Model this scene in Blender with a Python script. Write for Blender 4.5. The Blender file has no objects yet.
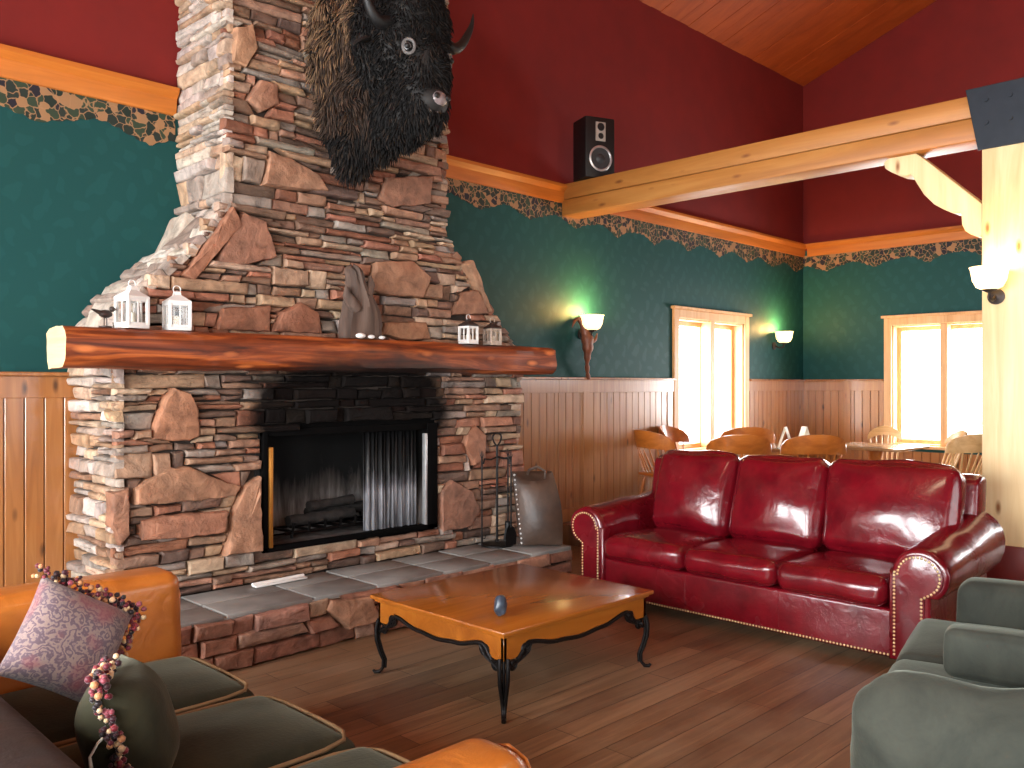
import bpy, bmesh, math, random
from math import sin, cos, pi, radians, sqrt, atan2
from mathutils import Vector, Matrix, Euler, noise

scene = bpy.context.scene
COL = scene.collection
V = Vector

# ------------------------------------------------------------------ helpers
def lin(c):
    c = c / 255.0
    return c / 12.92 if c <= 0.04045 else ((c + 0.055) / 1.055) ** 2.4
def rgb(r, g, b):
    return (lin(r), lin(g), lin(b), 1.0)

class MB:
    """collects geometry for one mesh object"""
    def __init__(self):
        self.v = []; self.f = []; self.mi = []; self.col = []
    def add(self, verts, faces, m=0, col=None, M=None):
        b = len(self.v)
        if M is not None:
            verts = [M @ V(p) for p in verts]
        self.v.extend([tuple(p) for p in verts])
        for f in faces:
            self.f.append([b + i for i in f]); self.mi.append(m); self.col.append(col)
    def bm(self, bm, m=0, col=None, M=None):
        bm.verts.index_update()
        self.add([v.co.copy() for v in bm.verts], [[v.index for v in f.verts] for f in bm.faces], m, col, M)
        bm.free()
    def box(self, x0, x1, y0, y1, z0, z1, m=0, bev=0.0, seg=2, col=None, M=None):
        bm = bmesh.new()
        bmesh.ops.create_cube(bm, size=1.0)
        for v in bm.verts:
            v.co = V(((x0 + x1) / 2 + v.co.x * (x1 - x0), (y0 + y1) / 2 + v.co.y * (y1 - y0), (z0 + z1) / 2 + v.co.z * (z1 - z0)))
        if bev > 0:
            bmesh.ops.bevel(bm, geom=list(bm.edges), offset=bev, segments=seg, affect='EDGES', profile=0.5)
        self.bm(bm, m, col, M)
    def tube(self, pts, radii, n=10, m=0, cap=True, col=None, M=None, squash=None):
        pts = [V(p) for p in pts]
        if not isinstance(radii, (list, tuple)):
            radii = [radii] * len(pts)
        verts = []; faces = []
        up = None
        for i, p in enumerate(pts):
            a = pts[max(i - 1, 0)]; b = pts[min(i + 1, len(pts) - 1)]
            t = (b - a).normalized()
            if up is None:
                up = V((0, 0, 1)) if abs(t.z) < 0.9 else V((1, 0, 0))
            s = t.cross(up)
            if s.length < 1e-5:
                s = t.orthogonal()
            s.normalize()
            up = s.cross(t).normalized()
            for k in range(n):
                an = 2 * pi * k / n
                q = s * cos(an) * radii[i] + up * sin(an) * radii[i] * (squash or 1)
                verts.append(p + q)
        for i in range(len(pts) - 1):
            for k in range(n):
                k2 = (k + 1) % n
                faces.append([i * n + k, i * n + k2, (i + 1) * n + k2, (i + 1) * n + k])
        if cap:
            faces.append(list(range(n))[::-1]); faces.append([(len(pts) - 1) * n + k for k in range(n)])
        self.add(verts, faces, m, col, M)
    def lathe(self, prof, n=20, m=0, c=(0, 0, 0), cap=True, col=None, M=None):
        verts = []; faces = []
        for r, z in prof:
            for k in range(n):
                a = 2 * pi * k / n
                verts.append((c[0] + r * cos(a), c[1] + r * sin(a), c[2] + z))
        for i in range(len(prof) - 1):
            for k in range(n):
                k2 = (k + 1) % n
                faces.append([i * n + k, i * n + k2, (i + 1) * n + k2, (i + 1) * n + k])
        if cap:
            if prof[0][0] > 1e-5: faces.append(list(range(n))[::-1])
            if prof[-1][0] > 1e-5: faces.append([(len(prof) - 1) * n + k for k in range(n)])
        self.add(verts, faces, m, col, M)
    def prism(self, poly, fn, w0, w1, m=0, bev=0.0, seg=2, col=None, M=None):
        """polygon (a,b) extruded between w0 and w1; fn(a,b,w) -> point"""
        bm = bmesh.new()
        lo = [bm.verts.new(fn(a, b, w0)) for a, b in poly]
        hi = [bm.verts.new(fn(a, b, w1)) for a, b in poly]
        n = len(poly)
        bm.faces.new(lo); bm.faces.new(hi)
        for i in range(n):
            j = (i + 1) % n
            bm.faces.new([lo[i], lo[j], hi[j], hi[i]])
        bmesh.ops.recalc_face_normals(bm, faces=bm.faces)
        if bev > 0:
            es = [e for e in bm.edges if len(e.link_faces) == 2 and e.calc_face_angle(0) > radians(40)]
            bmesh.ops.bevel(bm, geom=es, offset=bev, segments=seg, affect='EDGES', profile=0.5)
        self.bm(bm, m, col, M)
    def ball(self, c, r, m=0, sub=2, col=None, sc=(1, 1, 1), M=None):
        bm = bmesh.new()
        bmesh.ops.create_icosphere(bm, subdivisions=sub, radius=1.0)
        for v in bm.verts:
            v.co = V((c[0] + v.co.x * r * sc[0], c[1] + v.co.y * r * sc[1], c[2] + v.co.z * r * sc[2]))
        self.bm(bm, m, col, M)
    def cushion(self, sx, sy, sz, r, puff=(0, 0, 0), n=10, c=(0, 0, 0), rough=0.0, seed=0.0, freq=5.0, m=0, M=None):
        """rounded box centred at c, with faces bulging by puff per axis"""
        half = (sx / 2, sy / 2, sz / 2)
        def axis(h):
            rr = min(r, h * 0.98); inner = h - rr
            out = [-h + rr * k / 4 for k in range(4)]
            mid = max(2, int(n * inner / max(half)) + 1)
            out += [-inner + 2 * inner * k / mid for k in range(mid + 1)]
            out += [h - rr * k / 4 for k in range(3, -1, -1)]
            return out
        ax = [axis(h) for h in half]
        bm = bmesh.new(); cache = {}
        def vert(p):
            key = (round(p[0], 5), round(p[1], 5), round(p[2], 5))
            if key in cache: return cache[key]
            q = V(p); inn = V([max(-(half[i] - min(r, half[i] * .98)), min(half[i] - min(r, half[i] * .98), q[i])) for i in range(3)])
            d = q - inn
            rr = min(r, min(half) * .98)
            pt = inn + V([d.normalized()[i] * min(r, half[i] * .98) for i in range(3)]) if d.length > 1e-9 else q
            s = [q[i] / half[i] for i in range(3)]
            for i in range(3):
                j, k = (i + 1) % 3, (i + 2) % 3
                pt[i] += puff[i] * s[i] * (1 - s[j] ** 2) * (1 - s[k] ** 2)
            if rough:
                nn = noise.noise_vector(pt * freq + V((seed, seed * 1.7, -seed)))
                pt = pt + nn * rough
            v = bm.verts.new(pt + V(c)); cache[key] = v
            return v
        for i in range(3):
            j, k = (i + 1) % 3, (i + 2) % 3
            for sgn in (-1, 1):
                A, B = ax[j], ax[k]
                for a in range(len(A) - 1):
                    for b in range(len(B) - 1):
                        ps = []
                        for (ua, ub) in ((A[a], B[b]), (A[a + 1], B[b]), (A[a + 1], B[b + 1]), (A[a], B[b + 1])):
                            p = [0, 0, 0]; p[i] = sgn * half[i]; p[j] = ua; p[k] = ub
                            ps.append(vert(p))
                        if sgn < 0: ps.reverse()
                        try: bm.faces.new(ps)
                        except ValueError: pass
        self.bm(bm, m, None, M)
    def build(self, name, mats, parent=None, loc=None, smooth=35, kind=None):
        me = bpy.data.meshes.new(name)
        me.from_pydata(self.v, [], self.f)
        if not isinstance(mats, (list, tuple)): mats = [mats]
        for mt in mats: me.materials.append(mt)
        me.polygons.foreach_set('material_index', self.mi)
        if any(c is not None for c in self.col):
            at = me.color_attributes.new('tint', 'FLOAT_COLOR', 'CORNER')
            buf = []
            for p, c in zip(me.polygons, self.col):
                c = c or (1, 1, 1, 1)
                buf.extend(list(c) * p.loop_total)
            at.data.foreach_set('color', buf)
        me.update()
        if smooth is not None:
            me.polygons.foreach_set('use_smooth', [True] * len(me.polygons))
            if smooth < 180: me.set_sharp_from_angle(angle=radians(smooth))
        o = bpy.data.objects.new(name, me)
        COL.objects.link(o)
        if parent is not None: o.parent = parent
        if loc is not None: o.location = loc
        if kind: o['kind'] = kind
        return o

def thing(name, label, cat, loc=(0, 0, 0), rot=0.0, group=None):
    o = bpy.data.objects.new(name, None)
    o.empty_display_size = 0.1
    COL.objects.link(o)
    o.location = loc
    o.rotation_euler = rot if isinstance(rot, (tuple, list)) else (0, 0, rot)
    o['label'] = label; o['category'] = cat
    if group: o['group'] = group
    return o
def tag(o, label, cat, group=None):
    o['label'] = label; o['category'] = cat
    if group: o['group'] = group
    return o
def dup(root, loc, rot, label, group=None):
    r = root.copy(); COL.objects.link(r); r.location = loc; r.rotation_euler = (0, 0, rot)
    r['label'] = label
    if group: r['group'] = group
    for ch in list(root.children):
        c = ch.copy(); COL.objects.link(c); c.parent = r
        for g in list(ch.children):
            d = g.copy(); COL.objects.link(d); d.parent = c
    return r
def frame(o, zdir, roll=0.0):
    """matrix at o whose local z is zdir and local y leans to world up"""
    z = V(zdir).normalized()
    x = V((0, 0, 1)).cross(z)
    if x.length < 1e-4: x = V((1, 0, 0))
    x.normalize(); y = z.cross(x)
    R = Matrix((x, y, z)).transposed().to_4x4()
    return Matrix.Translation(V(o)) @ R @ Matrix.Rotation(roll, 4, 'Z')

# ------------------------------------------------------------------ materials
class NT:
    def __init__(self, name):
        self.m = bpy.data.materials.new(name); self.m.use_nodes = True
        self.t = self.m.node_tree; self.n = self.t.nodes; self.l = self.t.links
        self.b = self.n['Principled BSDF']
        self.tc = self.n.new('ShaderNodeTexCoord')
    def node(self, kind, **kw):
        nd = self.n.new(kind)
        for k, v in kw.items():
            if k in nd.inputs.keys() if isinstance(k, str) else False: nd.inputs[k].default_value = v
            else: setattr(nd, k, v)
        return nd
    def link(self, a, b): self.l.new(a, b)
    def coord(self, sc=(1, 1, 1), rot=(0, 0, 0), src='Object'):
        mp = self.n.new('ShaderNodeMapping')
        mp.inputs['Scale'].default_value = sc; mp.inputs['Rotation'].default_value = rot
        self.link(self.tc.outputs[src], mp.inputs['Vector'])
        return mp.outputs['Vector']
    def noise(self, vec, scale, detail=4, rough=.55, dist=0.0):
        nd = self.n.new('ShaderNodeTexNoise')
        nd.inputs['Scale'].default_value = scale; nd.inputs['Detail'].default_value = detail
        nd.inputs['Roughness'].default_value = rough; nd.inputs['Distortion'].default_value = dist
        self.link(vec, nd.inputs['Vector'])
        return nd.outputs['Fac']
    def ramp(self, fac, stops, interp='LINEAR'):
        nd = self.n.new('ShaderNodeValToRGB'); nd.color_ramp.interpolation = interp
        e = nd.color_ramp.elements
        while len(e) < len(stops): e.new(0.5)
        for i, (p, c) in enumerate(stops):
            e[i].position = p; e[i].color = c if isinstance(c, tuple) else (c, c, c, 1)
        self.link(fac, nd.inputs['Fac'])
        return nd.outputs['Color']
    def mix(self, fac, a, b, mode='MIX'):
        nd = self.n.new('ShaderNodeMix'); nd.data_type = 'RGBA'; nd.blend_type = mode
        for s, x in ((0, fac), (6, a), (7, b)):
            if hasattr(x, 'is_linked') or isinstance(x, bpy.types.NodeSocket): self.link(x, nd.inputs[s])
            else: nd.inputs[s].default_value = x
        return nd.outputs[2]
    def math(self, op, a, b=None):
        nd = self.n.new('ShaderNodeMath'); nd.operation = op
        for i, x in enumerate((a, b)):
            if x is None: continue
            if isinstance(x, bpy.types.NodeSocket): self.link(x, nd.inputs[i])
            else: nd.inputs[i].default_value = x
        return nd.outputs[0]
    def sep(self, vec):
        nd = self.n.new('ShaderNodeSeparateXYZ'); self.link(vec, nd.inputs[0]); return nd.outputs
    def bump(self, h, strength=.3, dist=.01):
        nd = self.n.new('ShaderNodeBump'); nd.inputs['Strength'].default_value = strength; nd.inputs['Distance'].default_value = dist
        self.link(h, nd.inputs['Height']); self.link(nd.outputs['Normal'], self.b.inputs['Normal'])
    def set(self, **kw):
        for k, v in kw.items():
            s = self.b.inputs[k.replace('_', ' ')]
            if isinstance(v, bpy.types.NodeSocket): self.link(v, s)
            else: s.default_value = v
        return self.m

def plain(name, c, rough=.6, metal=0.0, var=.12, scale=12, bump=0.0, coat=0.0):
    t = NT(name); v = t.coord()
    f = t.noise(v, scale)
    d = tuple(x * (1 - var) for x in c[:3]) + (1,); l = tuple(min(1, x * (1 + var)) for x in c[:3]) + (1,)
    if bump: t.bump(f, bump, .01)
    return t.set(Base_Color=t.ramp(f, [(.3, d), (.7, l)]), Roughness=rough, Metallic=metal, Coat_Weight=coat)

def wood(name, dark, mid, light, axis=0, grain=14.0, rough=.45, coat=0.0, knots=True, bump=.15, knotc=None, src='Object'):
    t = NT(name)
    sc = [grain, grain, grain]; sc[axis] = grain * .07
    v = t.coord(tuple(sc), src=src)
    f = t.noise(v, 1.0, 6, .6, 1.2)
    c = t.ramp(f, [(.25, dark), (.5, mid), (.75, light)])
    v2 = t.coord(tuple(.25 * s for s in sc), src=src)
    g = t.noise(v2, 1.0, 2, .5)
    c = t.mix(t.ramp(g, [(.35, 0.0), (.7, .5)]), c, light)
    if knots:
        ks = [7, 7, 7]; ks[axis] = 2.6
        vo = t.n.new('ShaderNodeTexVoronoi'); vo.inputs['Scale'].default_value = 1.0
        t.link(t.coord(tuple(ks), src=src), vo.inputs['Vector'])
        k = t.ramp(vo.outputs['Distance'], [(.05, 1.0), (.16, 0.0)])
        c = t.mix(k, c, knotc or tuple(x * .35 for x in dark[:3]) + (1,))
    t.bump(f, bump, .004)
    return t.set(Base_Color=c, Roughness=rough, Coat_Weight=coat, Coat_Roughness=.15)

def leather(name, c, c2, rough=.3, coat=.3, scale=5):
    t = NT(name); v = t.coord()
    f = t.noise(v, scale, 5, .6)
    base = t.ramp(f, [(.3, c2), (.65, c)])
    vo = t.n.new('ShaderNodeTexVoronoi'); vo.inputs['Scale'].default_value = 160.0; t.link(v, vo.inputs['Vector'])
    w = t.noise(t.coord((1, 1, 1)), 9, 3, .5, 1.5)
    h = t.math('ADD', t.math('MULTIPLY', w, 1.0), t.math('MULTIPLY', vo.outputs['Distance'], .06))
    t.bump(h, .22, .02)
    r = t.ramp(t.noise(v, 3, 3), [(.3, rough * .8), (.7, rough * 1.35)])
    return t.set(Base_Color=base, Roughness=r, Coat_Weight=coat, Coat_Roughness=.12)

def velvet(name, c, c2, sheen=.8, tint=(.8, .9, .75, 1)):
    t = NT(name); v = t.coord()
    f = t.noise(v, 3.5, 5, .65, .6)
    h = t.noise(v, 90, 2, .5)
    t.bump(h, .25, .004)
    return t.set(Base_Color=t.ramp(f, [(.3, c2), (.7, c)]), Roughness=.9, Sheen_Weight=sheen, Sheen_Roughness=.35, Sheen_Tint=tint, Specular_IOR_Level=.2)

def glass(name, tint=(1, 1, 1, 1), mixf=.06):
    m = bpy.data.materials.new(name); m.use_nodes = True
    t = m.node_tree; t.nodes.clear()
    out = t.nodes.new('ShaderNodeOutputMaterial'); mx = t.nodes.new('ShaderNodeMixShader')
    tr = t.nodes.new('ShaderNodeBsdfTransparent'); tr.inputs[0].default_value = tint
    gl = t.nodes.new('ShaderNodeBsdfGlossy'); gl.inputs['Roughness'].default_value = .03
    lw = t.nodes.new('ShaderNodeLayerWeight'); pw = t.nodes.new('ShaderNodeMath'); pw.operation = 'POWER'; pw.inputs[1].default_value = 5.0
    ad = t.nodes.new('ShaderNodeMath'); ad.operation = 'MULTIPLY_ADD'; ad.inputs[1].default_value = .5; ad.inputs[2].default_value = .035
    t.links.new(lw.outputs['Facing'], pw.inputs[0]); t.links.new(pw.outputs[0], ad.inputs[0])
    t.links.new(ad.outputs[0], mx.inputs[0]); t.links.new(tr.outputs[0], mx.inputs[1]); t.links.new(gl.outputs[0], mx.inputs[2])
    t.links.new(mx.outputs[0], out.inputs[0])
    return m

# stone: colour per stone from the 'tint' attribute, soot stain above and round the firebox
def stone_mat():
    t = NT('ledge_stone')
    at = t.n.new('ShaderNodeAttribute'); at.attribute_name = 'tint'
    v = t.coord()
    f = t.noise(v, 9, 6, .65, .5)
    c = t.mix(t.ramp(f, [(.3, 0.0), (.7, 1.0)]), (.5, .46, .44, 1), (1.35, 1.28, 1.22, 1))
    c = t.mix(1.0, at.outputs['Color'], c, 'MULTIPLY')
    f2 = t.noise(v, 3.3, 3, .5)
    c = t.mix(t.ramp(f2, [(.55, 0.0), (.75, .35)]), c, rgb(150, 92, 66))
    # soot: stain centred over the opening
    s = t.sep(v)
    dx = t.math('DIVIDE', t.math('ABSOLUTE', t.math('SUBTRACT', s[0], 3.62)), .92)
    dz = t.math('DIVIDE', t.math('ABSOLUTE', t.math('SUBTRACT', s[2], 1.45)), .34)
    r = t.math('ADD', t.math('POWER', dx, 4.0), t.math('POWER', dz, 2.5))
    r = t.math('ADD', r, t.math('MULTIPLY', t.math('SUBTRACT', t.noise(v, 5, 4), .5), .9))
    soot = t.ramp(r, [(.5, .985), (1.3, 0.0)])
    c = t.mix(soot, c, (.006, .005, .005, 1))
    h = t.math('ADD', f, t.math('MULTIPLY', t.noise(v, 40, 4, .6), .4))
    t.bump(h, .9, .018)
    return t.set(Base_Color=c, Roughness=t.mix(soot, (.7, .7, .7, 1), (.95, .95, .95, 1)), Specular_IOR_Level=t.mix(soot, (.35, .35, .35, 1), (.05, .05, .05, 1)))

M = {}
M['stone'] = stone_mat()
M['mortar'] = plain('dark_mortar', rgb(52, 42, 36), .95, bump=.4, scale=30)
M['slate'] = plain('grey_slate', rgb(134, 132, 128), .5, var=.3, scale=4, bump=.25)
M['grout'] = plain('pale_grout', rgb(165, 158, 150), .9)
M['pine'] = wood('knotty_pine', rgb(124, 74, 34), rgb(152, 96, 48), rgb(172, 118, 68), axis=2, grain=16, rough=.32, coat=.7, bump=.05)
M['crown'] = wood('orange_pine_trim', rgb(150, 78, 22), rgb(184, 102, 34), rgb(200, 122, 48), axis=0, grain=14, rough=.4, knots=False)
M['crown_y'] = wood('orange_pine_trim_far', rgb(150, 78, 22), rgb(184, 102, 34), rgb(200, 122, 48), axis=1, grain=14, rough=.4, knots=False)
M['beam'] = wood('pale_pine_beam', rgb(142, 86, 32), rgb(168, 108, 46), rgb(188, 132, 68), axis=1, grain=9, rough=.5, knotc=rgb(120, 66, 28))
M['post'] = wood('pale_pine_post', rgb(214, 178, 124), rgb(230, 200, 150), rgb(242, 220, 176), axis=2, grain=9, rough=.5, knotc=rgb(140, 90, 50))
M['ceil'] = wood('cedar_ceiling_boards', rgb(124, 48, 15), rgb(152, 64, 21), rgb(170, 80, 30), axis=1, grain=6, rough=.5, knots=False)
M['red_wall'] = plain('deep_red_plaster', rgb(114, 17, 11), .8, var=.1, scale=3, bump=.05)
M['steel'] = plain('dark_steel', rgb(40, 46, 54), .5, .6)
M['iron'] = plain('black_wrought_iron', rgb(30, 28, 28), .45, .7, bump=.2, scale=40)
M['black'] = plain('black_plastic', rgb(12, 12, 13), .55)
M['soot'] = plain('sooty_black', rgb(9, 8, 8), .95)
M['soot'].node_tree.nodes['Principled BSDF'].inputs['Specular IOR Level'].default_value = .05
M['white_paint'] = plain('white_enamel', rgb(232, 230, 226), .45, var=.05)
M['cream'] = plain('cream_paper', rgb(238, 232, 214), .7, var=.04)
M['glass'] = glass('window_glass')
M['brass'] = plain('brass', rgb(196, 132, 60), .35, .8)
M['silver'] = plain('bright_steel', rgb(205, 205, 205), .35, .7)
M['gold_nail'] = plain('brass_nail', rgb(228, 202, 150), .3, .7, var=.05)
M['red_leather'] = leather('oxblood_leather', rgb(112, 11, 24), rgb(82, 6, 16), .22, .55)
M['tan_leather'] = leather('tan_leather', rgb(190, 112, 42), rgb(160, 88, 30), .34, .25)
M['brown_leather'] = leather('dark_brown_leather', rgb(82, 62, 50), rgb(48, 36, 30), .5, .05)
M['shaded_leather'] = leather('shaded_back_leather', rgb(44, 24, 16), rgb(28, 15, 10), .6, .0)  # near-black brown carries the shade behind the pillows in its colour
M['green_velvet'] = velvet('olive_velvet', rgb(58, 55, 38), rgb(36, 36, 26), .2, (.85, .85, .65, 1))
M['sage_velvet'] = velvet('sage_velvet', rgb(68, 70, 62), rgb(46, 49, 44), .25)
M['welt'] = plain('tan_welt_cord', rgb(132, 104, 70), .8)
M['window_wood'] = wood('window_pine', rgb(196, 140, 84), rgb(214, 166, 112), rgb(228, 188, 140), axis=2, grain=10, rough=.45, knots=False)
M['chair_wood'] = wood('honey_oak', rgb(140, 72, 22), rgb(176, 98, 36), rgb(196, 122, 54), axis=0, grain=12, rough=.3, coat=.3, knots=False)
M['pale_wood'] = wood('pale_oak', rgb(190, 142, 84), rgb(214, 172, 116), rgb(230, 194, 140), axis=0, grain=12, rough=.35, coat=.2, knots=False)
M['table_wood'] = wood('amber_table_wood', rgb(122, 62, 13), rgb(152, 84, 23), rgb(174, 104, 36), axis=0, grain=7, rough=.26, coat=.5, knots=False, bump=.08)
M['dark_red_paint'] = plain('dark_red_paint', rgb(104, 26, 20), .5)

# mantel log: red-brown with orange knots and a charred stain under the middle
def mantel_mat():
    t = NT('mantel_log'); v = t.coord((1.1, 14, 14))
    f = t.noise(v, 1.0, 6, .6, 1.5)
    c = t.ramp(f, [(.3, rgb(62, 24, 11)), (.47, rgb(122, 54, 22)), (.68, rgb(186, 98, 44))])
    vo = t.n.new('ShaderNodeTexVoronoi'); vo.inputs['Scale'].default_value = 1.0
    t.link(t.coord((3.2, 9, 9)), vo.inputs['Vector'])
    c = t.mix(t.ramp(vo.outputs['Distance'], [(.1, 1.0), (.24, 0.0)]), c, rgb(206, 118, 62))
    s = t.sep(t.coord())
    dx = t.math('DIVIDE', t.math('ABSOLUTE', t.math('SUBTRACT', s[0], 3.75)), .95)
    dz = t.math('DIVIDE', t.math('SUBTRACT', s[2], 1.66), .22)
    r = t.math('ADD', t.math('POWER', dx, 3.0), t.math('MULTIPLY', dz, 1.0))
    r = t.math('ADD', r, t.math('MULTIPLY', t.math('SUBTRACT', t.noise(t.coord(), 4, 4), .5), .8))
    c = t.mix(t.ramp(r, [(.35, .94), (1.05, 0.0)]), c, (.012, .008, .007, 1))
    t.bump(f, .4, .01)
    return t.set(Base_Color=c, Roughness=.5, Coat_Weight=.12, Coat_Roughness=.3)
M['mantel'] = mantel_mat()

def damask():
    t = NT('teal_damask_wallpaper')
    v = t.coord((1, 1, 1))
    nz = t.n.new('ShaderNodeTexNoise'); nz.inputs['Scale'].default_value = 5.0; nz.inputs['Detail'].default_value = 2.0; t.link(v, nz.inputs['Vector'])
    q = t.sep(v)
    along = t.math('ADD', q[0], q[1])
    a = t.math('SINE', t.math('ADD', t.math('MULTIPLY', along, 30.0), t.math('MULTIPLY', nz.outputs['Fac'], 9.0)))
    b = t.math('SINE', t.math('ADD', t.math('MULTIPLY', q[2], 24.0), t.math('MULTIPLY', nz.outputs['Fac'], 9.0)))
    k = t.math('MULTIPLY', a, b)
    c = t.ramp(k, [(.25, rgb(20, 70, 69)), (.5, rgb(22, 74, 73))])
    return t.set(Base_Color=c, Roughness=t.ramp(k, [(.28, .62), (.45, .56)]), Specular_IOR_Level=.25)
M['teal'] = damask()

def border_mat():
    t = NT('grapevine_border_paper')
    v = t.coord((1, 1, 1))
    nz = t.n.new('ShaderNodeTexNoise'); nz.inputs['Scale'].default_value = 14.0; t.link(v, nz.inputs['Vector'])
    ad = t.n.new('ShaderNodeVectorMath'); ad.operation = 'MULTIPLY_ADD'; ad.inputs[1].default_value = (.07, .07, .07)
    t.link(nz.outputs['Color'], ad.inputs[0]); t.link(v, ad.inputs[2])
    q = ad.outputs[0]
    vo = t.n.new('ShaderNodeTexVoronoi'); vo.inputs['Scale'].default_value = 17.0; t.link(q, vo.inputs['Vector'])
    ve = t.n.new('ShaderNodeTexVoronoi'); ve.feature = 'DISTANCE_TO_EDGE'; ve.inputs['Scale'].default_value = 17.0; t.link(q, ve.inputs['Vector'])
    s = t.sep(vo.outputs['Color'])
    leaf = t.ramp(s[0], [(0.0, rgb(18, 36, 28)), (.3, rgb(40, 58, 40)), (.55, rgb(26, 40, 34)), (.72, rgb(150, 112, 76)), (.86, rgb(24, 22, 34))], 'CONSTANT')
    c = t.mix(t.ramp(ve.outputs['Distance'], [(.015, .9), (.07, 0.0)]), leaf, rgb(158, 120, 84))
    return t.set(Base_Color=c, Roughness=.7)
M['border'] = border_mat()

def floor_mat(name, cols):
    t = NT(name)
    br = t.n.new('ShaderNodeTexBrick')
    br.offset = .37; br.squash = 1.0
    for k, val in (('Scale', 1.0), ('Mortar Size', .003), ('Brick Width', 1.5), ('Row Height', .15), ('Bias', 0.0), ('Mortar Smooth', .3)):
        br.inputs[k].default_value = val
    br.inputs['Color1'].default_value = (0, 0, 0, 1); br.inputs['Color2'].default_value = (1, 1, 1, 1); br.inputs['Mortar'].default_value = (.5, .5, .5, 1)
    t.link(t.coord(), br.inputs['Vector'])
    g = t.noise(t.coord((1.1, 16, 1)), 1.0, 6, .65, .8)
    w = t.noise(t.coord((.7, .9, 1)), 1.3, 5, .65)
    k = t.math('ADD', t.math('MULTIPLY', g, .75), t.math('MULTIPLY', br.outputs['Color'], .22))
    c = t.ramp(k, [(.25, cols[0]), (.5, cols[1]), (.72, cols[2])])
    c = t.mix(t.ramp(w, [(.42, 0.0), (.7, .6)]), c, cols[3])
    c = t.mix(t.math('MULTIPLY', br.outputs['Fac'], .75), c, (.02, .012, .008, 1))
    t.bump(t.math('SUBTRACT', g, br.outputs['Fac']), .25, .006)
    return t.set(Base_Color=c, Roughness=t.ramp(w, [(.3, .3), (.7, .5)]), Coat_Weight=.1, Coat_Roughness=.3)
M['floor'] = floor_mat('worn_plank_floor', [rgb(86, 62, 44), rgb(124, 92, 64), rgb(162, 126, 92), rgb(158, 134, 108)])

def paisley():
    t = NT('mauve_paisley_cloth'); v = t.coord()
    wv = t.n.new('ShaderNodeTexWave'); wv.wave_type = 'RINGS'
    for k, val in (('Scale', 9.0), ('Distortion', 22.0), ('Detail', 3.0), ('Detail Scale', 2.5)): wv.inputs[k].default_value = val
    t.link(v, wv.inputs['Vector'])
    n = t.noise(v, 7, 3)
    a = t.ramp(wv.outputs['Fac'], [(.2, rgb(84, 66, 74)), (.5, rgb(108, 88, 92)), (.8, rgb(124, 104, 98))])
    c = t.mix(t.ramp(n, [(.5, 0.0), (.66, .7)]), a, rgb(128, 54, 60))
    t.bump(t.noise(v, 140, 2), .4, .003)
    return t.set(Base_Color=c, Roughness=.85, Sheen_Weight=.3)
M['paisley'] = paisley()

def tinted(name, rough=.7, sheen=0.0, spec=.3):
    t = NT(name)
    at = t.n.new('ShaderNodeAttribute'); at.attribute_name = 'tint'
    return t.set(Base_Color=at.outputs['Color'], Roughness=rough, Sheen_Weight=sheen, Specular_IOR_Level=spec)
M['fringe'] = tinted('beaded_fringe', .45, .2)
M['fur'] = tinted('bison_fur', .8, .0, .25)

def sooty_back():
    t = NT('sooty_firebrick'); v = t.coord()
    s = t.sep(v)
    f = t.noise(t.coord((9, 9, 1.3)), 1.0, 6, .7, .6)
    up = t.ramp(s[2], [(.62, 0.0), (1.18, 1.0)])
    k = t.math('SUBTRACT', t.math('ADD', f, .26), t.math('MULTIPLY', up, .55))
    c = t.ramp(k, [(.34, rgb(10, 9, 9)), (.55, rgb(88, 80, 76)), (.8, rgb(160, 154, 152))])
    return t.set(Base_Color=c, Roughness=.9)
M['firebrick'] = sooty_back()
def mesh_curtain():
    t = NT('sooted_mesh_curtain'); v = t.coord()
    s = t.sep(v)
    f = t.noise(t.coord((16, 4, 1.6)), 1.0, 5, .7, .4)
    k = t.math('SUBTRACT', t.math('ADD', f, .3), t.math('MULTIPLY', t.ramp(s[2], [(.8, 0.0), (1.25, 1.0)]), .6))
    c = t.ramp(k, [(.38, rgb(18, 17, 18)), (.62, rgb(86, 84, 88)), (.9, rgb(176, 176, 182))])
    return t.set(Base_Color=c, Roughness=.5, Metallic=.25)
M['curtain'] = mesh_curtain()

def emissive_shade(name, c, strength, base):
    t = NT(name)
    return t.set(Base_Color=base, Roughness=.4, Emission_Color=c, Emission_Strength=strength)
M['lit_shade'] = emissive_shade('lit_frosted_shade', (1, .70, .30, 1), 2.6, rgb(250, 236, 200))

# ------------------------------------------------------------------ room shell
YW = 5.86; XF = 11.9; XL = -2.6; YN = -3.86; ZE = 5.93; SL = .37; YR = 1.0; PX = 6.55; PZ = .2
ZR = ZE + SL * (YW - YR)
ZC0, ZC1 = 3.45, 3.63        # crown moulding
ZW = 1.68                    # wainscot cap
TH = .26
def ceil_z(y): return ZE + SL * (YW - y) if y >= YR else ZR - SL * (YR - y)

f = MB(); f.box(XL - TH, PX, YN - TH, YW + TH, -.12, 0); f.build('floor', M['floor'], kind='structure')
f = MB(); f.box(PX, XF + TH, YN - TH, YW + TH, -.12, PZ, bev=.012); f.build('floor_dining_platform', M['floor'], kind='structure')

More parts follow.
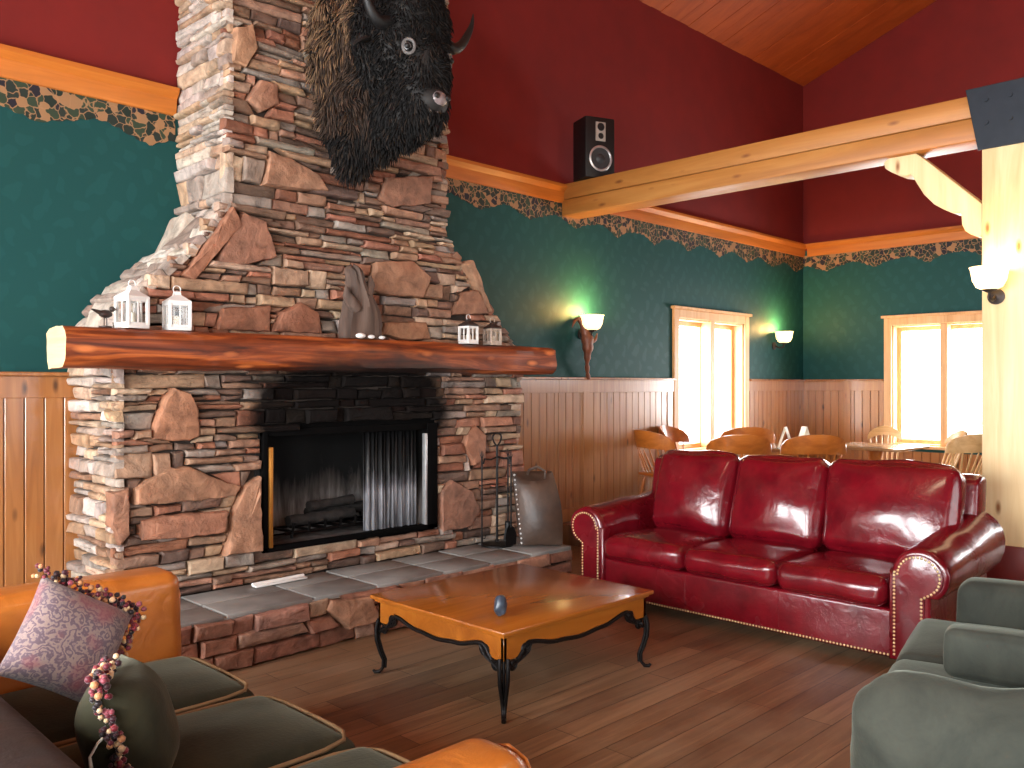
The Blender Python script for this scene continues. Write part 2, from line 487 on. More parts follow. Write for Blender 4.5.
def wall_panels(mb, lo, hi, z0, z1, holes, fn, m=0):
    """box cells of a wall around rectangular holes; fn(a0,a1,z0,z1) adds the box"""
    xs = sorted({lo, hi} | {h[0] for h in holes} | {h[1] for h in holes})
    xs = [x for x in xs if lo <= x <= hi]
    for a, b in zip(xs[:-1], xs[1:]):
        zs = [(z0, z1)]
        for h in holes:
            if h[0] <= a + 1e-6 and h[1] >= b - 1e-6:
                nz = []
                for (p, q) in zs:
                    if h[2] > p: nz.append((p, min(q, h[2])))
                    if h[3] < q: nz.append((max(p, h[3]), q))
                zs = [s for s in nz if s[1] - s[0] > 1e-4]
        for p, q in zs: fn(a, b, p, q, m)
W_BACK = (8.68, 10.21, .80, 2.40)      # opening in the long wall
W_FAR = (3.27, 4.59, .80, 2.40)
W_FAR2 = (-1.6, 1.5, .80, 2.40)
W_LEFT = [(-2.8, -.6, .7, 3.0), (.2, 2.4, .7, 3.0), (3.0, 5.2, .7, 3.0)]
W_FRONT = [(-1.0, 2.0, .7, 3.0), (4.0, 7.0, .7, 3.0)]

w = MB()
fb = lambda a, b, p, q, m: w.box(a, b, YW, YW + TH, p, q, m)
wall_panels(w, XL - TH, XF + TH, -.1, 3.54, [W_BACK], fb, 0)
fb(XL - TH, XF + TH, 3.54, ZE + .02, 1)
w.build('wall_back', [M['teal'], M['red_wall']], kind='structure', smooth=None)

w = MB()
ff = lambda a, b, p, q, m: w.box(XF, XF + TH, a, b, p, q, m)
wall_panels(w, YN, YW + TH, -.1, 3.54, [W_FAR, W_FAR2], ff, 0)
w.prism([(YN, 3.54), (YW + TH, 3.54), (YW + TH, ceil_z(YW + TH)), (YR, ZR), (YN, ceil_z(YN))], lambda a, b, c: (c, a, b), XF, XF + TH, 1)
w.build('wall_right', [M['teal'], M['red_wall']], kind='structure', smooth=None)

w = MB()
fl = lambda a, b, p, q, m: w.box(XL - TH, XL, a, b, p, q, m)
wall_panels(w, YN, YW + TH, -.1, 3.54, W_LEFT, fl, 0)
w.prism([(YN, 3.54), (YW + TH, 3.54), (YW + TH, ceil_z(YW + TH)), (YR, ZR), (YN, ceil_z(YN))], lambda a, b, c: (c, a, b), XL - TH, XL, 1)
w.build('wall_left', [M['teal'], M['red_wall']], kind='structure', smooth=None)

w = MB()
fn_ = lambda a, b, p, q, m: w.box(a, b, YN - TH, YN, p, q, m)
wall_panels(w, XL - TH, XF + TH, -.1, 3.54, W_FRONT, fn_, 0)
fn_(XL - TH, XF + TH, 3.54, ZE + .15, 1)
w.build('wall_front', [M['teal'], M['red_wall']], kind='structure', smooth=None)

# sloped board ceiling, board by board across the slope
c = MB()
rng = random.Random(5)
bx = XL - TH
while bx < XF + TH:
    bw = .19
    dz = rng.uniform(0, .008)
    for (ya, yb) in ((YR, YW + TH), (YN - TH, YR)):
        za, zb = ceil_z(ya) + dz, ceil_z(yb) + dz
        c.prism([(ya, za), (yb, zb), (yb, zb + .06), (ya, za + .06)], lambda a, b, q: (q, a, b), bx + .003, bx + bw - .003, 0)
    bx += bw
for (ya, yb) in ((YR, YW + TH), (YN - TH, YR)):
    c.prism([(ya, ceil_z(ya) + .05), (yb, ceil_z(yb) + .05), (yb, ceil_z(yb) + .15), (ya, ceil_z(ya) + .15)], lambda a, b, q: (q, a, b), XL - TH, XF + TH, 0)
c.build('ceiling', M['ceil'], kind='structure', smooth=None)

# crown moulding (profile sweeps) and vine border
prof = [(0, 3.45), (-.022, 3.455), (-.03, 3.50), (-.034, 3.56), (-.06, 3.585), (-.075, 3.60), (-.075, ZC1), (0, ZC1)]
def crown_x(x0, x1): 
    t = MB(); t.prism([(YW + p, z) for p, z in prof], lambda a, b, q: (q, a, b), x0, x1, 0); return t
t_no = 1
for (a, b) in ((XL, 2.60), (4.48, XF)):
    crown_x(a, b).build('trim_%d' % t_no, M['crown'], kind='structure', smooth=25); t_no += 1
t = MB(); t.prism([(XF + p, z) for p, z in prof], lambda a, b, q: (a, q, b), YN, YW - .075, 0); t.build('trim_%d' % t_no, M['crown_y'], kind='structure', smooth=25); t_no += 1

def scallop(s, phase):
    u = ((s - phase) / .69) % 1.0          # lowest at u = 0
    d = abs(u - .5) * 2                    # 1 at the low, 0 at the high
    z = 3.325 - .10 * (d ** 1.6)
    z -= .016 * abs(sin(s * 38)) + .008 * sin(s * 17)
    return z
def border(s0, s1, fn, phase, nm):
    mb = MB(); n = int((s1 - s0) / .022)
    vs = []; fs = []
    for i in range(n + 1):
        s = s0 + (s1 - s0) * i / n
        zb = scallop(s, phase)
        for zz, w_ in ((3.47, .002), (3.47, .006), (zb, .006), (zb, .002)):
            vs.append(fn(s, zz, w_))
    for i in range(n):
        a = i * 4; b = a + 4
        for k in range(4): fs.append([a + k, a + (k + 1) % 4, b + (k + 1) % 4, b + k])
    mb.add(vs, fs); mb.build(nm, M['border'], kind='structure', smooth=None)
fnb = lambda s, z, w_: (s, YW - w_, z)
border(XL, 2.60, fnb, 2.43, 'trim_%d' % t_no); t_no += 1
border(4.48, XF, fnb, 5.47, 'trim_%d' % t_no); t_no += 1
border(YN, YW, lambda s, z, w_: (XF - w_, s, z), 5.5, 'trim_%d' % t_no); t_no += 1

# wainscot: boards with grooves, stiles, frieze rail, cap and baseboard
def wainscot(nm, s0, s1, z0, fn, hole=None, stiles=(), axis='x'):
    mb = MB()
    def bb(a, b, w0, w1, p, q, bev=.003, m=0):
        P0, P1 = fn(a, w0), fn(b, w1)
        mb.box(min(P0[0], P1[0]), max(P0[0], P1[0]), min(P0[1], P1[1]), max(P0[1], P1[1]), p, q, m, bev, 1)
    def segs(a, b, p, q, w0, w1, bev=.003):
        if hole and b > hole[0] and a < hole[1] and q > hole[2]:
            if a < hole[0] - .02: segs(a, hole[0], p, q, w0, w1, bev)
            if b > hole[1] + .02: segs(hole[1], b, p, q, w0, w1, bev)
            if p < hole[2] - .02: bb(max(a, hole[0]), min(b, hole[1]), w0, w1, p, hole[2], bev)
            return
        bb(a, b, w0, w1, p, q, bev)
    s = s0; r = random.Random(int(s0 * 10))
    while s < s1 - .01:
        wd = .112; e = min(s + wd, s1)
        segs(s + .004, e - .004, z0, 1.54, 0.004, .018 + r.uniform(0, .002))
        s = e
    mb_bg = (0.0, .006)
    segs(s0, s1, z0, 1.56, mb_bg[0], mb_bg[1], 0)
    segs(s0, s1, 1.52, 1.655, .0, .028)
    segs(s0, s1, 1.655, ZW, .0, .062, .006)
    segs(s0, s1, z0, z0 + .14, .0, .03, .006)
    for x in stiles: segs(x - .05, x + .05, z0, 1.54, .0, .030)
    mb.build(nm, M['pine'], kind='structure', smooth=25)
fx = lambda a, w_: (a, YW - w_)
wainscot('trim_%d' % t_no, XL, 1.975, 0, fx, None, (1.2, .0)); t_no += 1
wainscot('trim_%d' % t_no, 5.255, PX, 0, fx, None, ()); t_no += 1
wainscot('trim_%d' % t_no, PX, XF, PZ, fx, (8.58, 10.31, .72), (6.98, 8.50, 10.38)); t_no += 1
wainscot('trim_%d' % t_no, YN, YW, PZ, lambda a, w_: (XF - w_, a), (3.17, 4.69, .72), (5.2,)); t_no += 1

# windows: casing, head cap, sill, sashes, mullion, panes
def window(nm, op, fn, mull=True):
    a0, a1, z0, z1 = op
    root = MB()
    def bb(mb, a, b, w0, w1, p, q, bev=.005, m=0):
        P0, P1 = fn(a, w0), fn(b, w1)
        mb.box(min(P0[0], P1[0]), max(P0[0], P1[0]), min(P0[1], P1[1]), max(P0[1], P1[1]), p, q, m, bev, 1)
    cw = .10
    bb(root, a0 - cw, a0, 0, .035, z0 - .06, z1 + cw); bb(root, a1, a1 + cw, 0, .035, z0 - .06, z1 + cw)
    bb(root, a0, a1, 0, .035, z1, z1 + cw)
    bb(root, a0 - cw - .03, a1 + cw + .03, 0, .065, z1 + cw, z1 + cw + .035)
    bb(root, a0 - cw - .02, a1 + cw + .02, -.02, .08, z0 - .04, z0)
    # reveals lining the opening
    bb(root, a0, a0 + .02, -TH, 0, z0, z1, .002); bb(root, a1 - .02, a1, -TH, 0, z0, z1, .002)
    bb(root, a0, a1, -TH, 0, z1 - .02, z1, .002); bb(root, a0, a1, -TH, 0, z0, z0 + .02, .002)
    r = root.build(nm, M['window_wood'], kind='structure', smooth=25)
    n = 2 if (a1 - a0) < 1.8 else 3
    ww = (a1 - a0 - .04) / n
    for i in range(n):
        b0 = a0 + .02 + i * ww; b1 = b0 + ww
        s = MB(); st = .055
        bb(s, b0, b0 + st, -.19, -.13, z0 + .02, z1 - .02); bb(s, b1 - st, b1, -.19, -.13, z0 + .02, z1 - .02)
        bb(s, b0 + st, b1 - st, -.19, -.13, z0 + .02, z0 + .02 + st); bb(s, b0 + st, b1 - st, -.19, -.13, z1 - .02 - st, z1 - .02)
        so = s.build('sash', M['window_wood'], r, smooth=25)
        g = MB(); bb(g, b0 + st - .005, b1 - st + .005, -.163, -.157, z0 + .07, z1 - .07, 0)
        g.build('pane', M['glass'], so, smooth=None)
        if i:
            mu = MB(); bb(mu, b0 - .045, b0 + .045, -.16, .02, z0 + .02, z1); mu.build('mullion', M['window_wood'], r, smooth=25)
window('window_1', W_BACK, lambda a, w_: (a, YW - w_))
window('window_2', W_FAR, lambda a, w_: (XF - w_, a))
window('window_3', W_FAR2, lambda a, w_: (XF - w_, a))
k = 4
for op in W_LEFT: window('window_%d' % k, op, lambda a, w_: (XL + w_, a)); k += 1
for op in W_FRONT: window('window_%d' % k, op, lambda a, w_: (a, YN + w_)); k += 1

# ------------------------------------------------------------------ fireplace
STONES = [rgb(160, 132, 108), rgb(174, 148, 122), rgb(146, 116, 96), rgb(142, 130, 120), rgb(158, 122, 102), rgb(118, 94, 80),
          rgb(184, 162, 140), rgb(136, 92, 72), rgb(150, 142, 134), rgb(100, 82, 72), rgb(160, 112, 92)]
PALE_LIT = [rgb(186, 176, 168), rgb(172, 162, 154), rgb(196, 188, 180), rgb(160, 146, 136)]  # pale coping slabs; also paints window light onto the left faces
BIGS = [rgb(160, 122, 98), rgb(152, 108, 86), rgb(170, 134, 108), rgb(142, 104, 84)]

def pt_inset(poly, inset):
    cu = sum(p[0] for p in poly) / len(poly); cv = sum(p[1] for p in poly) / len(poly)
    hu = max(abs(p[0] - cu) for p in poly); hv = max(abs(p[1] - cv) for p in poly)
    su = max(.15, 1 - inset / max(hu, 1e-4)); sv = max(.15, 1 - inset / max(hv, 1e-4))
    return [(cu + (p[0] - cu) * su, cv + (p[1] - cv) * sv) for p in poly]

def add_stone(mb, poly, fn, depth, col, rng, jit=.004, m=0):
    # resample the outline
    pts = []
    n = len(poly)
    for i in range(n):
        a, b = poly[i], poly[(i + 1) % n]
        L = sqrt((a[0] - b[0]) ** 2 + (a[1] - b[1]) ** 2)
        k = max(1, min(10, int(L / .045)))
        for j in range(k):
            t = j / k
            pts.append((a[0] + (b[0] - a[0]) * t + rng.uniform(-jit, jit), a[1] + (b[1] - a[1]) * t + rng.uniform(-jit, jit)))
    if len(pts) < 3: return
    cu = sum(p[0] for p in pts) / len(pts); cv = sum(p[1] for p in pts) / len(pts)
    tu, tv = rng.uniform(-.08, .08), rng.uniform(-.25, .25)
    sd = rng.uniform(0, 50)
    rings = [(0.0, .0, 0), (0.0, .62, .15), (.004, .86, .5), (.011, .97, 1.0), (.028, 1.0, 1.6)]
    vs = []; fs = []; k = len(pts)
    for inset, dd, nz in rings:
        for (u, v) in pt_inset(pts, inset):
            w = depth * dd
            if nz: w += tu * (u - cu) * dd + tv * (v - cv) * dd + .009 * nz * noise.noise(V((u * 11 + sd, v * 17, sd)))
            vs.append(fn(u, v, w))
    for r in range(len(rings) - 1):
        for i in range(k):
            j = (i + 1) % k
            fs.append([r * k + i, r * k + j, (r + 1) * k + j, (r + 1) * k + i])
    vs.append(fn(cu, cv, depth + .008 * noise.noise(V((cu * 11 + sd, cv * 17, sd)))))
    top = (len(rings) - 1) * k
    for i in range(k): fs.append([top + i, top + (i + 1) % k, len(vs) - 1])
    mb.add(vs, fs, m, col)

def span(poly, v):
    us = []
    n = len(poly)
    for i in range(n):
        a, b = poly[i], poly[(i + 1) % n]
        if (a[1] <= v < b[1]) or (b[1] <= v < a[1]):
            t = (v - a[1]) / (b[1] - a[1]); us.append(a[0] + (b[0] - a[0]) * t)
    return (min(us), max(us)) if len(us) >= 2 else None

def vary(col, rng, a=.16):
    k = 1 + rng.uniform(-a, a)
    return (min(1, col[0] * k), min(1, col[1] * k * (1 + rng.uniform(-.03, .03))), min(1, col[2] * k * (1 + rng.uniform(-.05, .05))), 1)

def ledge(mb, lo, hi, v0, v1, feats, holes, fn, rng, gap=.0035, dmin=.028, dmax=.085, band=(.08, .17), pal=STONES, long=False):
    v = v0
    while v < v1 - .015:
        bh = min(rng.uniform(*band), v1 - v)
        if v1 - (v + bh) < .04: bh = v1 - v
        u = lo(v + bh / 2); U1 = hi(v + bh / 2)
        while u < U1 - .01:
            bw = rng.uniform(.35, .9); ue = min(u + bw, U1)
            if U1 - ue < .12: ue = U1
            first, last = abs(u - lo(v + bh / 2)) < 1e-6, abs(ue - U1) < 1e-6
            n = 1 if long or rng.random() < .10 else max(1, min(4, int(round(bh / rng.uniform(.035, .085)))))
            cuts = [0.0] + sorted((i + rng.uniform(-.22, .22)) / n for i in range(1, n)) + [1.0]
            for ca_, cb_ in zip(cuts[:-1], cuts[1:]):
                va, vb = v + bh * ca_, v + bh * cb_
                vm = (va + vb) / 2; e = .15 * (vb - va)
                L = (lo(va), lo(vb)) if first else (u, u)
                R = (hi(va), hi(vb)) if last else (ue, ue)
                ivs = [(L, R)]
                for fp in feats + holes:
                    sm = span(fp, vm)
                    if not sm: continue
                    sb = span(fp, va + e) or sm; st_ = span(fp, vb - e) or sm
                    out = []
                    for (l, r) in ivs:
                        lm, rm = (l[0] + l[1]) / 2, (r[0] + r[1]) / 2
                        if sm[1] <= lm or sm[0] >= rm: out.append((l, r)); continue
                        if sm[0] > lm + .03: out.append((l, (sb[0] - .004, st_[0] - .004)))
                        if sm[1] < rm - .03: out.append(((sb[1] + .004, st_[1] + .004), r))
                    ivs = out
                for (l, r) in ivs:
                    lm, rm = (l[0] + l[1]) / 2, (r[0] + r[1]) / 2
                    wd = rm - lm
                    if wd < .025: continue
                    cutp = [0.0]; pos = 0.0
                    while True:
                        step = rng.choice((rng.uniform(.10, .24), rng.uniform(.2, .55)))
                        if long: step = rng.uniform(.22, .5)
                        if pos + step > wd - .07: break
                        pos += step; cutp.append(pos / wd)
                    cutp.append(1.0)
                    for i in range(len(cutp) - 1):
                        sa_, sb_ = cutp[i], cutp[i + 1]
                        ja = rng.uniform(-.012, .012) if i else 0
                        jb = rng.uniform(-.012, .012) if i < len(cutp) - 2 else 0
                        bl = l[0] + (r[0] - l[0]) * sa_ + gap; br = l[0] + (r[0] - l[0]) * sb_ - gap
                        tl = l[1] + (r[1] - l[1]) * sa_ + gap + ja; tr = l[1] + (r[1] - l[1]) * sb_ - gap + jb
                        if br - bl < .02 and tr - tl < .02: continue
                        if br - bl < .012: br = bl + .012
                        if tr - tl < .012: tr = tl + .012
                        wob = lambda: rng.uniform(-.007, .007)
                        poly = [(bl, va + gap + wob()), (br, va + gap + wob()), (tr, vb - gap + wob()), (tl, vb - gap + wob())]
                        add_stone(mb, poly, fn, rng.uniform(dmin, dmax), vary(rng.choice(pal), rng), rng)
            u = ue
        v += bh
    for fp in feats:
        add_stone(mb, fp, fn, rng.uniform(dmax, dmax + .014), vary(rng.choice(BIGS), rng, .1), rng, .005)

def ccw(p):
    a = sum(p[i][0] * p[(i + 1) % len(p)][1] - p[(i + 1) % len(p)][0] * p[i][1] for i in range(len(p)))
    return p if a > 0 else p[::-1]
FE = [
 [(2.147, 1.273), (2.38, 1.256), (2.431, 1.285), (2.419, 1.446), (2.349, 1.557), (2.268, 1.582), (2.213, 1.522), (2.153, 1.362)],
 [(2.03, 0.898), (2.256, 0.894), (2.444, 0.888), (2.677, 0.891), (2.711, 0.946), (2.542, 1.017), (2.38, 1.103), (2.243, 1.1), (2.135, 1.048), (2.036, 0.997)],
 [(2.064, 0.688), (2.317, 0.668), (2.589, 0.672), (2.616, 0.808), (2.195, 0.821), (2.076, 0.805)],
 [(2.589, 0.521), (2.845, 0.523), (2.845, 1.007), (2.746, 0.95), (2.656, 0.804), (2.629, 0.648)],
 [(1.9, 0.80), (1.95, 0.674), (2.007, 0.725), (2.001, 1.0), (1.9, 0.988)],
 [(4.631, 1.121), (4.707, 0.956), (4.828, 1.005), (4.862, 1.199), (4.762, 1.284), (4.685, 1.239)],
 [(4.391, 0.46), (4.707, 0.46), (4.795, 0.585), (4.707, 0.755), (4.494, 0.852), (4.385, 0.784)],
 [(2.55, 2.37), (2.711, 2.363), (2.961, 2.44), (2.866, 2.666), (2.711, 2.703), (2.625, 2.568)],
 [(2.866, 2.908), (3.073, 2.908), (3.347, 2.938), (3.29, 3.046), (3.073, 3.123), (2.924, 3.148)],
 [(3.727, 2.288), (3.861, 2.262), (4.191, 2.263), (4.27, 2.423), (4.094, 2.543), (3.771, 2.495)],
 [(3.816, 1.966), (4.0, 1.935), (4.29, 1.947), (4.24, 2.083), (3.861, 2.063)],
 [(2.939, 1.95), (3.323, 1.953), (3.267, 2.101), (3.134, 2.154), (2.998, 2.085)],
 [(2.549, 1.945), (2.924, 1.949), (2.91, 2.119), (2.575, 2.085)],
 [(3.798, 2.951), (3.907, 2.908), (4.27, 2.984), (4.29, 3.21), (3.861, 3.122)],
 [(2.65, 3.655), (2.753, 3.643), (2.824, 3.779), (2.781, 3.922), (2.66, 3.865)],
 [(2.753, 3.437), (2.866, 3.385), (2.983, 3.464), (2.961, 3.578), (2.838, 3.587)],
 [(4.494, 2.151), (4.88, 2.176), (4.762, 2.369), (4.599, 2.34)],
 [(2.33, 2.27), (2.40, 2.24), (2.70, 2.62), (2.64, 2.73)],
 [(4.62, 2.56), (4.90, 2.19), (4.95, 2.20), (4.68, 2.60)],
 [(3.387, 3.237), (3.657, 3.217), (3.709, 3.443), (3.511, 3.487), (3.371, 3.387)],
]
PL = [(1.94, 0.0), (1.94, 1.96), (2.08, 2.15), (2.30, 2.36), (2.50, 2.58), (2.62, 2.76), (2.62, 6.3)]
PR = [(5.29, 0.0), (5.29, 1.90), (5.16, 1.99), (4.96, 2.19), (4.79, 2.38), (4.60, 2.60), (4.46, 2.76), (4.46, 6.3)]
def prof_x(P, z):
    for (xa, za), (xb, zb) in zip(P[:-1], P[1:]):
        if za <= z <= zb: return xa + (xb - xa) * (z - za) / max(zb - za, 1e-6)
    return P[-1][0] if z > P[-1][1] else P[0][0]
YF = 5.15; YB = 5.20       # stone face, mortar plane
FBX0, FBX1, FBZ0, FBZ1 = 2.866, 4.35, .50, 1.31

fp = thing('fireplace', 'large stacked ledgestone fireplace with log mantel and raised slate hearth', 'fireplace', (3.6, YF, 0))
OFF = V((3.6, YF, 0))
class FMB(MB):
    """mesh written in room coordinates but stored relative to the fireplace"""
    def build(self, *a, **k):
        k.setdefault('smooth', 40)
        return super().build(*a, **k)
# keep object coordinates equal to room coordinates for the parts: place parts with an opposite offset
def fpart(mb, name, mats, smooth=40, parent=None):
    o = mb.build(name, mats, parent or fp, None, smooth)
    if parent is None: o.location = -OFF
    return o

rng = random.Random(11)
feats = [ccw(p) for p in FE]
hole = [[(FBX0 - .005, FBZ0 - .0), (FBX1 + .005, FBZ0), (FBX1 + .005, FBZ1), (FBX0 - .005, FBZ1)]]
front = lambda u, v, w_: V((u, YB - w_, v))
body = MB()
# core
for (a, b, p, q) in ((1.98, FBX0 - .03, 0, 1.97), (FBX1 + .03, 5.25, 0, 1.92), (FBX0 - .03, FBX1 + .03, 0, FBZ0 - .03), (FBX0 - .03, FBX1 + .03, FBZ1 + .03, 1.92)):
    body.box(a, b, YB, YW - .002, p, q, 1)
ledge(body, lambda z: prof_x(PL, z) - .02 + rng.uniform(-.008, .012), lambda z: prof_x(PR, z) + .02 + rng.uniform(-.012, .008), .31, 1.80, [p for p in feats if max(q[1] for q in p) < 1.9], hole, front, rng)
left_u = lambda u, v, w_: V((1.98 - w_, YW - u, v))
ledge(body, lambda v: 0, lambda v: YW - YF + .01 + rng.uniform(-.012, .012), 0.0, 1.80, [], [], left_u, rng, pal=PALE_LIT + STONES[:3] + [STONES[6], STONES[8]])  # left face: window light put into the stone colours
right_u = lambda u, v, w_: V((5.25 + w_, YB + u, v))
ledge(body, lambda v: -.04 + rng.uniform(-.01, .01), lambda v: YW - YB, 0.0, 1.80, [], [], right_u, rng)
fpart(body, 'stone_surround', [M['stone'], M['mortar']])

chim = MB()
core = [(prof_x(PL, z) + .05, z) for z in (1.9, 2.0, 2.15, 2.36, 2.58, 2.76, 6.25)] + [(prof_x(PR, z) - .05, z) for z in (6.25, 2.76, 2.6, 2.38, 2.19, 1.99, 1.9)]
chim.prism(core, lambda a, b, q: (a, q, b), YB, YW - .002, 1)
ledge(chim, lambda z: prof_x(PL, z) - .015 + rng.uniform(-.01, .012), lambda z: prof_x(PR, z) + .015 + rng.uniform(-.012, .01), 1.86, 6.2, [p for p in feats if max(q[1] for q in p) > 1.9], [], front, rng)
# sloping shoulder and flank, following the outline
def flank(P, side, s_from):
    pts = [V((x, 0, z)) for x, z in P]
    acc = [0.0]
    for a, b in zip(pts[:-1], pts[1:]): acc.append(acc[-1] + (b - a).length)
    def at(u, v, w_):
        for i in range(len(acc) - 1):
            if v <= acc[i + 1] or i == len(acc) - 2:
                t = (v - acc[i]) / (acc[i + 1] - acc[i])
                p = pts[i].lerp(pts[i + 1], t); d = (pts[i + 1] - pts[i]).normalized()
                break
        if side < 0: nrm = V((-d.z, 0, d.x)); y = YW - u
        else: nrm = V((d.z, 0, -d.x)); y = YB + u
        q = p + nrm * (w_ - .04)
        return V((q.x, y, q.z))
    return at, acc
aL, accL = flank(PL, -1, 0)
ledge(chim, lambda v: 0, lambda v: YW - YF + .012 + rng.uniform(-.012, .012), accL[5] - .05, accL[-1] - .1, [], [], aL, rng, pal=PALE_LIT + [STONES[1], STONES[6]], band=(.08, .18))  # left flank stones lightened to stand in for window light
ledge(chim, lambda v: 0, lambda v: YW - YF + .012 + rng.uniform(-.012, .012), accL[1] - .12, accL[5] - .05, [], [], aL, rng, pal=PALE_LIT, band=(.22, .34), dmin=.05, dmax=.07)
aR, accR = flank(PR, 1, 0)
ledge(chim, lambda v: -.04 + rng.uniform(-.012, .01), lambda v: YW - YB, accR[1] - .05, accR[-1] - .1, [], [], aR, rng)
fpart(chim, 'chimney_breast', [M['stone'], M['mortar']])

# hearth
hz = MB()
HX0, HX1, HY = 1.80, 5.27, 4.53
hz.box(HX0 + .04, HX1 - .04, HY + .05, YB, 0, .285, 1)
hf = lambda u, v, w_: V((u, HY + .05 - w_, v))
hfe = [ccw([(2.944, 0.228), (3.089, 0.089), (3.325, 0.094), (3.278, 0.256), (2.979, 0.283)])]
HP = [rgb(160, 120, 100), rgb(148, 104, 86), rgb(168, 138, 118), rgb(138, 98, 82), rgb(152, 114, 100)]
ledge(hz, lambda v: HX0, lambda v: HX1, 0.0, .292, hfe, [], hf, rng, band=(.085, .105), pal=HP, long=True)
ledge(hz, lambda v: 0, lambda v: YB - HY - .05, 0.0, .292, [], [], lambda u, v, w_: V((HX1 - .05 + w_, HY + .05 + u, v)), rng)
ledge(hz, lambda v: 0, lambda v: YB - HY - .05, 0.0, .292, [], [], lambda u, v, w_: V((HX0 + .05 - w_, YB - u, v)), rng)
fpart(hz, 'hearth_base', [M['stone'], M['mortar']])
ht = MB()
ht.box(HX0 + .02, HX1 - .02, HY + .02, YF + .01, .28, .297, 1)
x = HX0 + .012
while x < HX1 - .03:
    tw = min(rng.uniform(.40, .58), HX1 - .012 - x)
    if HX1 - .012 - (x + tw) < .2: tw = HX1 - .012 - x
    ym = HY + .32 + rng.uniform(-.03, .03)
    for (ya, yb) in ((HY + .008, ym), (ym, YF + .005)):
        ht.box(x + .009, x + tw - .009, ya + .007, yb - .009, .285, .312 + rng.uniform(-.002, .003), 0, .006, 2)
    x += tw
fpart(ht, 'slate_hearth_top', [M['slate'], M['grout']])

# mantel log: rough-hewn beam with wavy faces, pale sawn ends
ml = MB()
MX0, MX1 = 1.585, 5.46
secs = 60; ring = 20
vs = []; fs = []
for i in range(secs + 1):
    x = MX0 + (MX1 - MX0) * i / secs
    for k in range(ring):
        a = 2 * pi * k / ring
        cx_, cz_ = cos(a), sin(a)
        p = 5.0
        rr = (abs(cx_) ** p + abs(cz_) ** p) ** (-1 / p)
        y = 5.05 + cx_ * rr * .155; z = 1.805 + cz_ * rr * .112
        y += .018 * noise.noise(V((x * 1.6, cx_ * 2, cz_ * 2))) + .008 * noise.noise(V((x * 6, cx_ * 3, cz_ * 3)))
        z += .020 * noise.noise(V((x * 1.4 + 9, cx_ * 2, cz_ * 2))) + .006 * noise.noise(V((x * 7, cx_ * 3, cz_ * 3 + 4)))
        vs.append((x, y, min(z, 1.919)))
for i in range(secs):
    for k in range(ring):
        j = (k + 1) % ring
        fs.append([i * ring + k, (i + 1) * ring + k, (i + 1) * ring + j, i * ring + j])
ml.add(vs, fs, 0)
ml.add(vs[:ring], [list(range(ring))], 1); ml.add(vs[-ring:], [list(range(ring))[::-1]], 1)
M['sawn'] = wood('pale_sawn_end', rgb(196, 160, 112), rgb(214, 186, 138), rgb(226, 202, 160), axis=1, grain=12, knots=False, rough=.6)
fpart(ml, 'mantel', [M['mantel'], M['sawn']], 50)

# firebox lining
fbm = MB(); YD = 5.74
fbm.box(FBX0 - .02, FBX1 + .02, YD, YD + .05, FBZ0 - .02, FBZ1 + .02, 0)
fbm.prism([(FBX0 - .03, YB - .02), (FBX0, YB - .02), (FBX0 + .16, YD), (FBX0 - .03, YD)], lambda a, b, q: (a, b, q), FBZ0 - .02, FBZ1, 0)
fbm.prism([(FBX1 + .03, YB - .02), (FBX1, YB - .02), (FBX1 - .16, YD), (FBX1 + .03, YD)], lambda a, b, q: (a, b, q), FBZ0 - .02, FBZ1, 0)
fpart(fbm, 'firebox_lining', M['firebrick'], 30)
fbm = MB(); fbm.box(FBX0 - .02, FBX1 + .02, YB - .02, YD + .02, FBZ0 - .03, FBZ0, 0); fpart(fbm, 'firebox_floor', M['soot'], 30)
fbm = MB(); fbm.box(FBX0 - .02, FBX1 + .02, YB - .02, YD + .02, FBZ1, FBZ1 + .03, 0); fpart(fbm, 'firebox_throat', M['soot'], 30)
fr = MB()
fr.box(FBX0, FBX1, 5.14, 5.19, FBZ1 - .05, FBZ1, 0, .004); fr.box(FBX0, FBX1, 5.13, 5.19, FBZ0, FBZ0 + .035, 0, .004)
fr.box(FBX0, FBX0 + .035, 5.13, 5.19, FBZ0, FBZ1, 0, .004); fr.box(FBX1 - .10, FBX1, 5.13, 5.19, FBZ0, FBZ1, 0, .004)
fro = fpart(fr, 'fire_door_frame', M['soot'], 30)
fr = MB(); fr.box(FBX0 + .038, FBX0 + .066, 5.12, 5.17, FBZ0 + .03, FBZ1 - .12, 0, .004); fr.build('brass_rail', M['brass'], fro)
fr = MB(); fr.box(FBX1 - .122, FBX1 - .102, 5.13, 5.17, FBZ0 + .03, FBZ1 - .08, 0, .004); fr.build('steel_rail', M['silver'], fro)
# gathered mesh curtain on the right
cu = MB(); vs = []; fs = []; n = 90
for i in range(n + 1):
    x = 3.74 + (FBX1 - .14 - 3.74) * i / n
    y = 5.235 + .022 * sin(i * .9) + .01 * sin(i * .37 + 1)
    for zz, dy in ((FBZ0 + .03, .02 * sin(i * .5)), ((FBZ0 + FBZ1) / 2, 0), (FBZ1 - .03, 0)):
        vs.append((x + .008 * sin(i * 1.3) * (zz < 1), y + dy * .5, zz))
for i in range(n):
    for r in range(2):
        a = i * 3 + r; fs.append([a, a + 3, a + 4, a + 1])
cu.add(vs, fs)
cu2 = fpart(cu, 'mesh_curtain', M['curtain'], 180)
so = cu2.modifiers.new('thick', 'SOLIDIFY'); so.thickness = .004
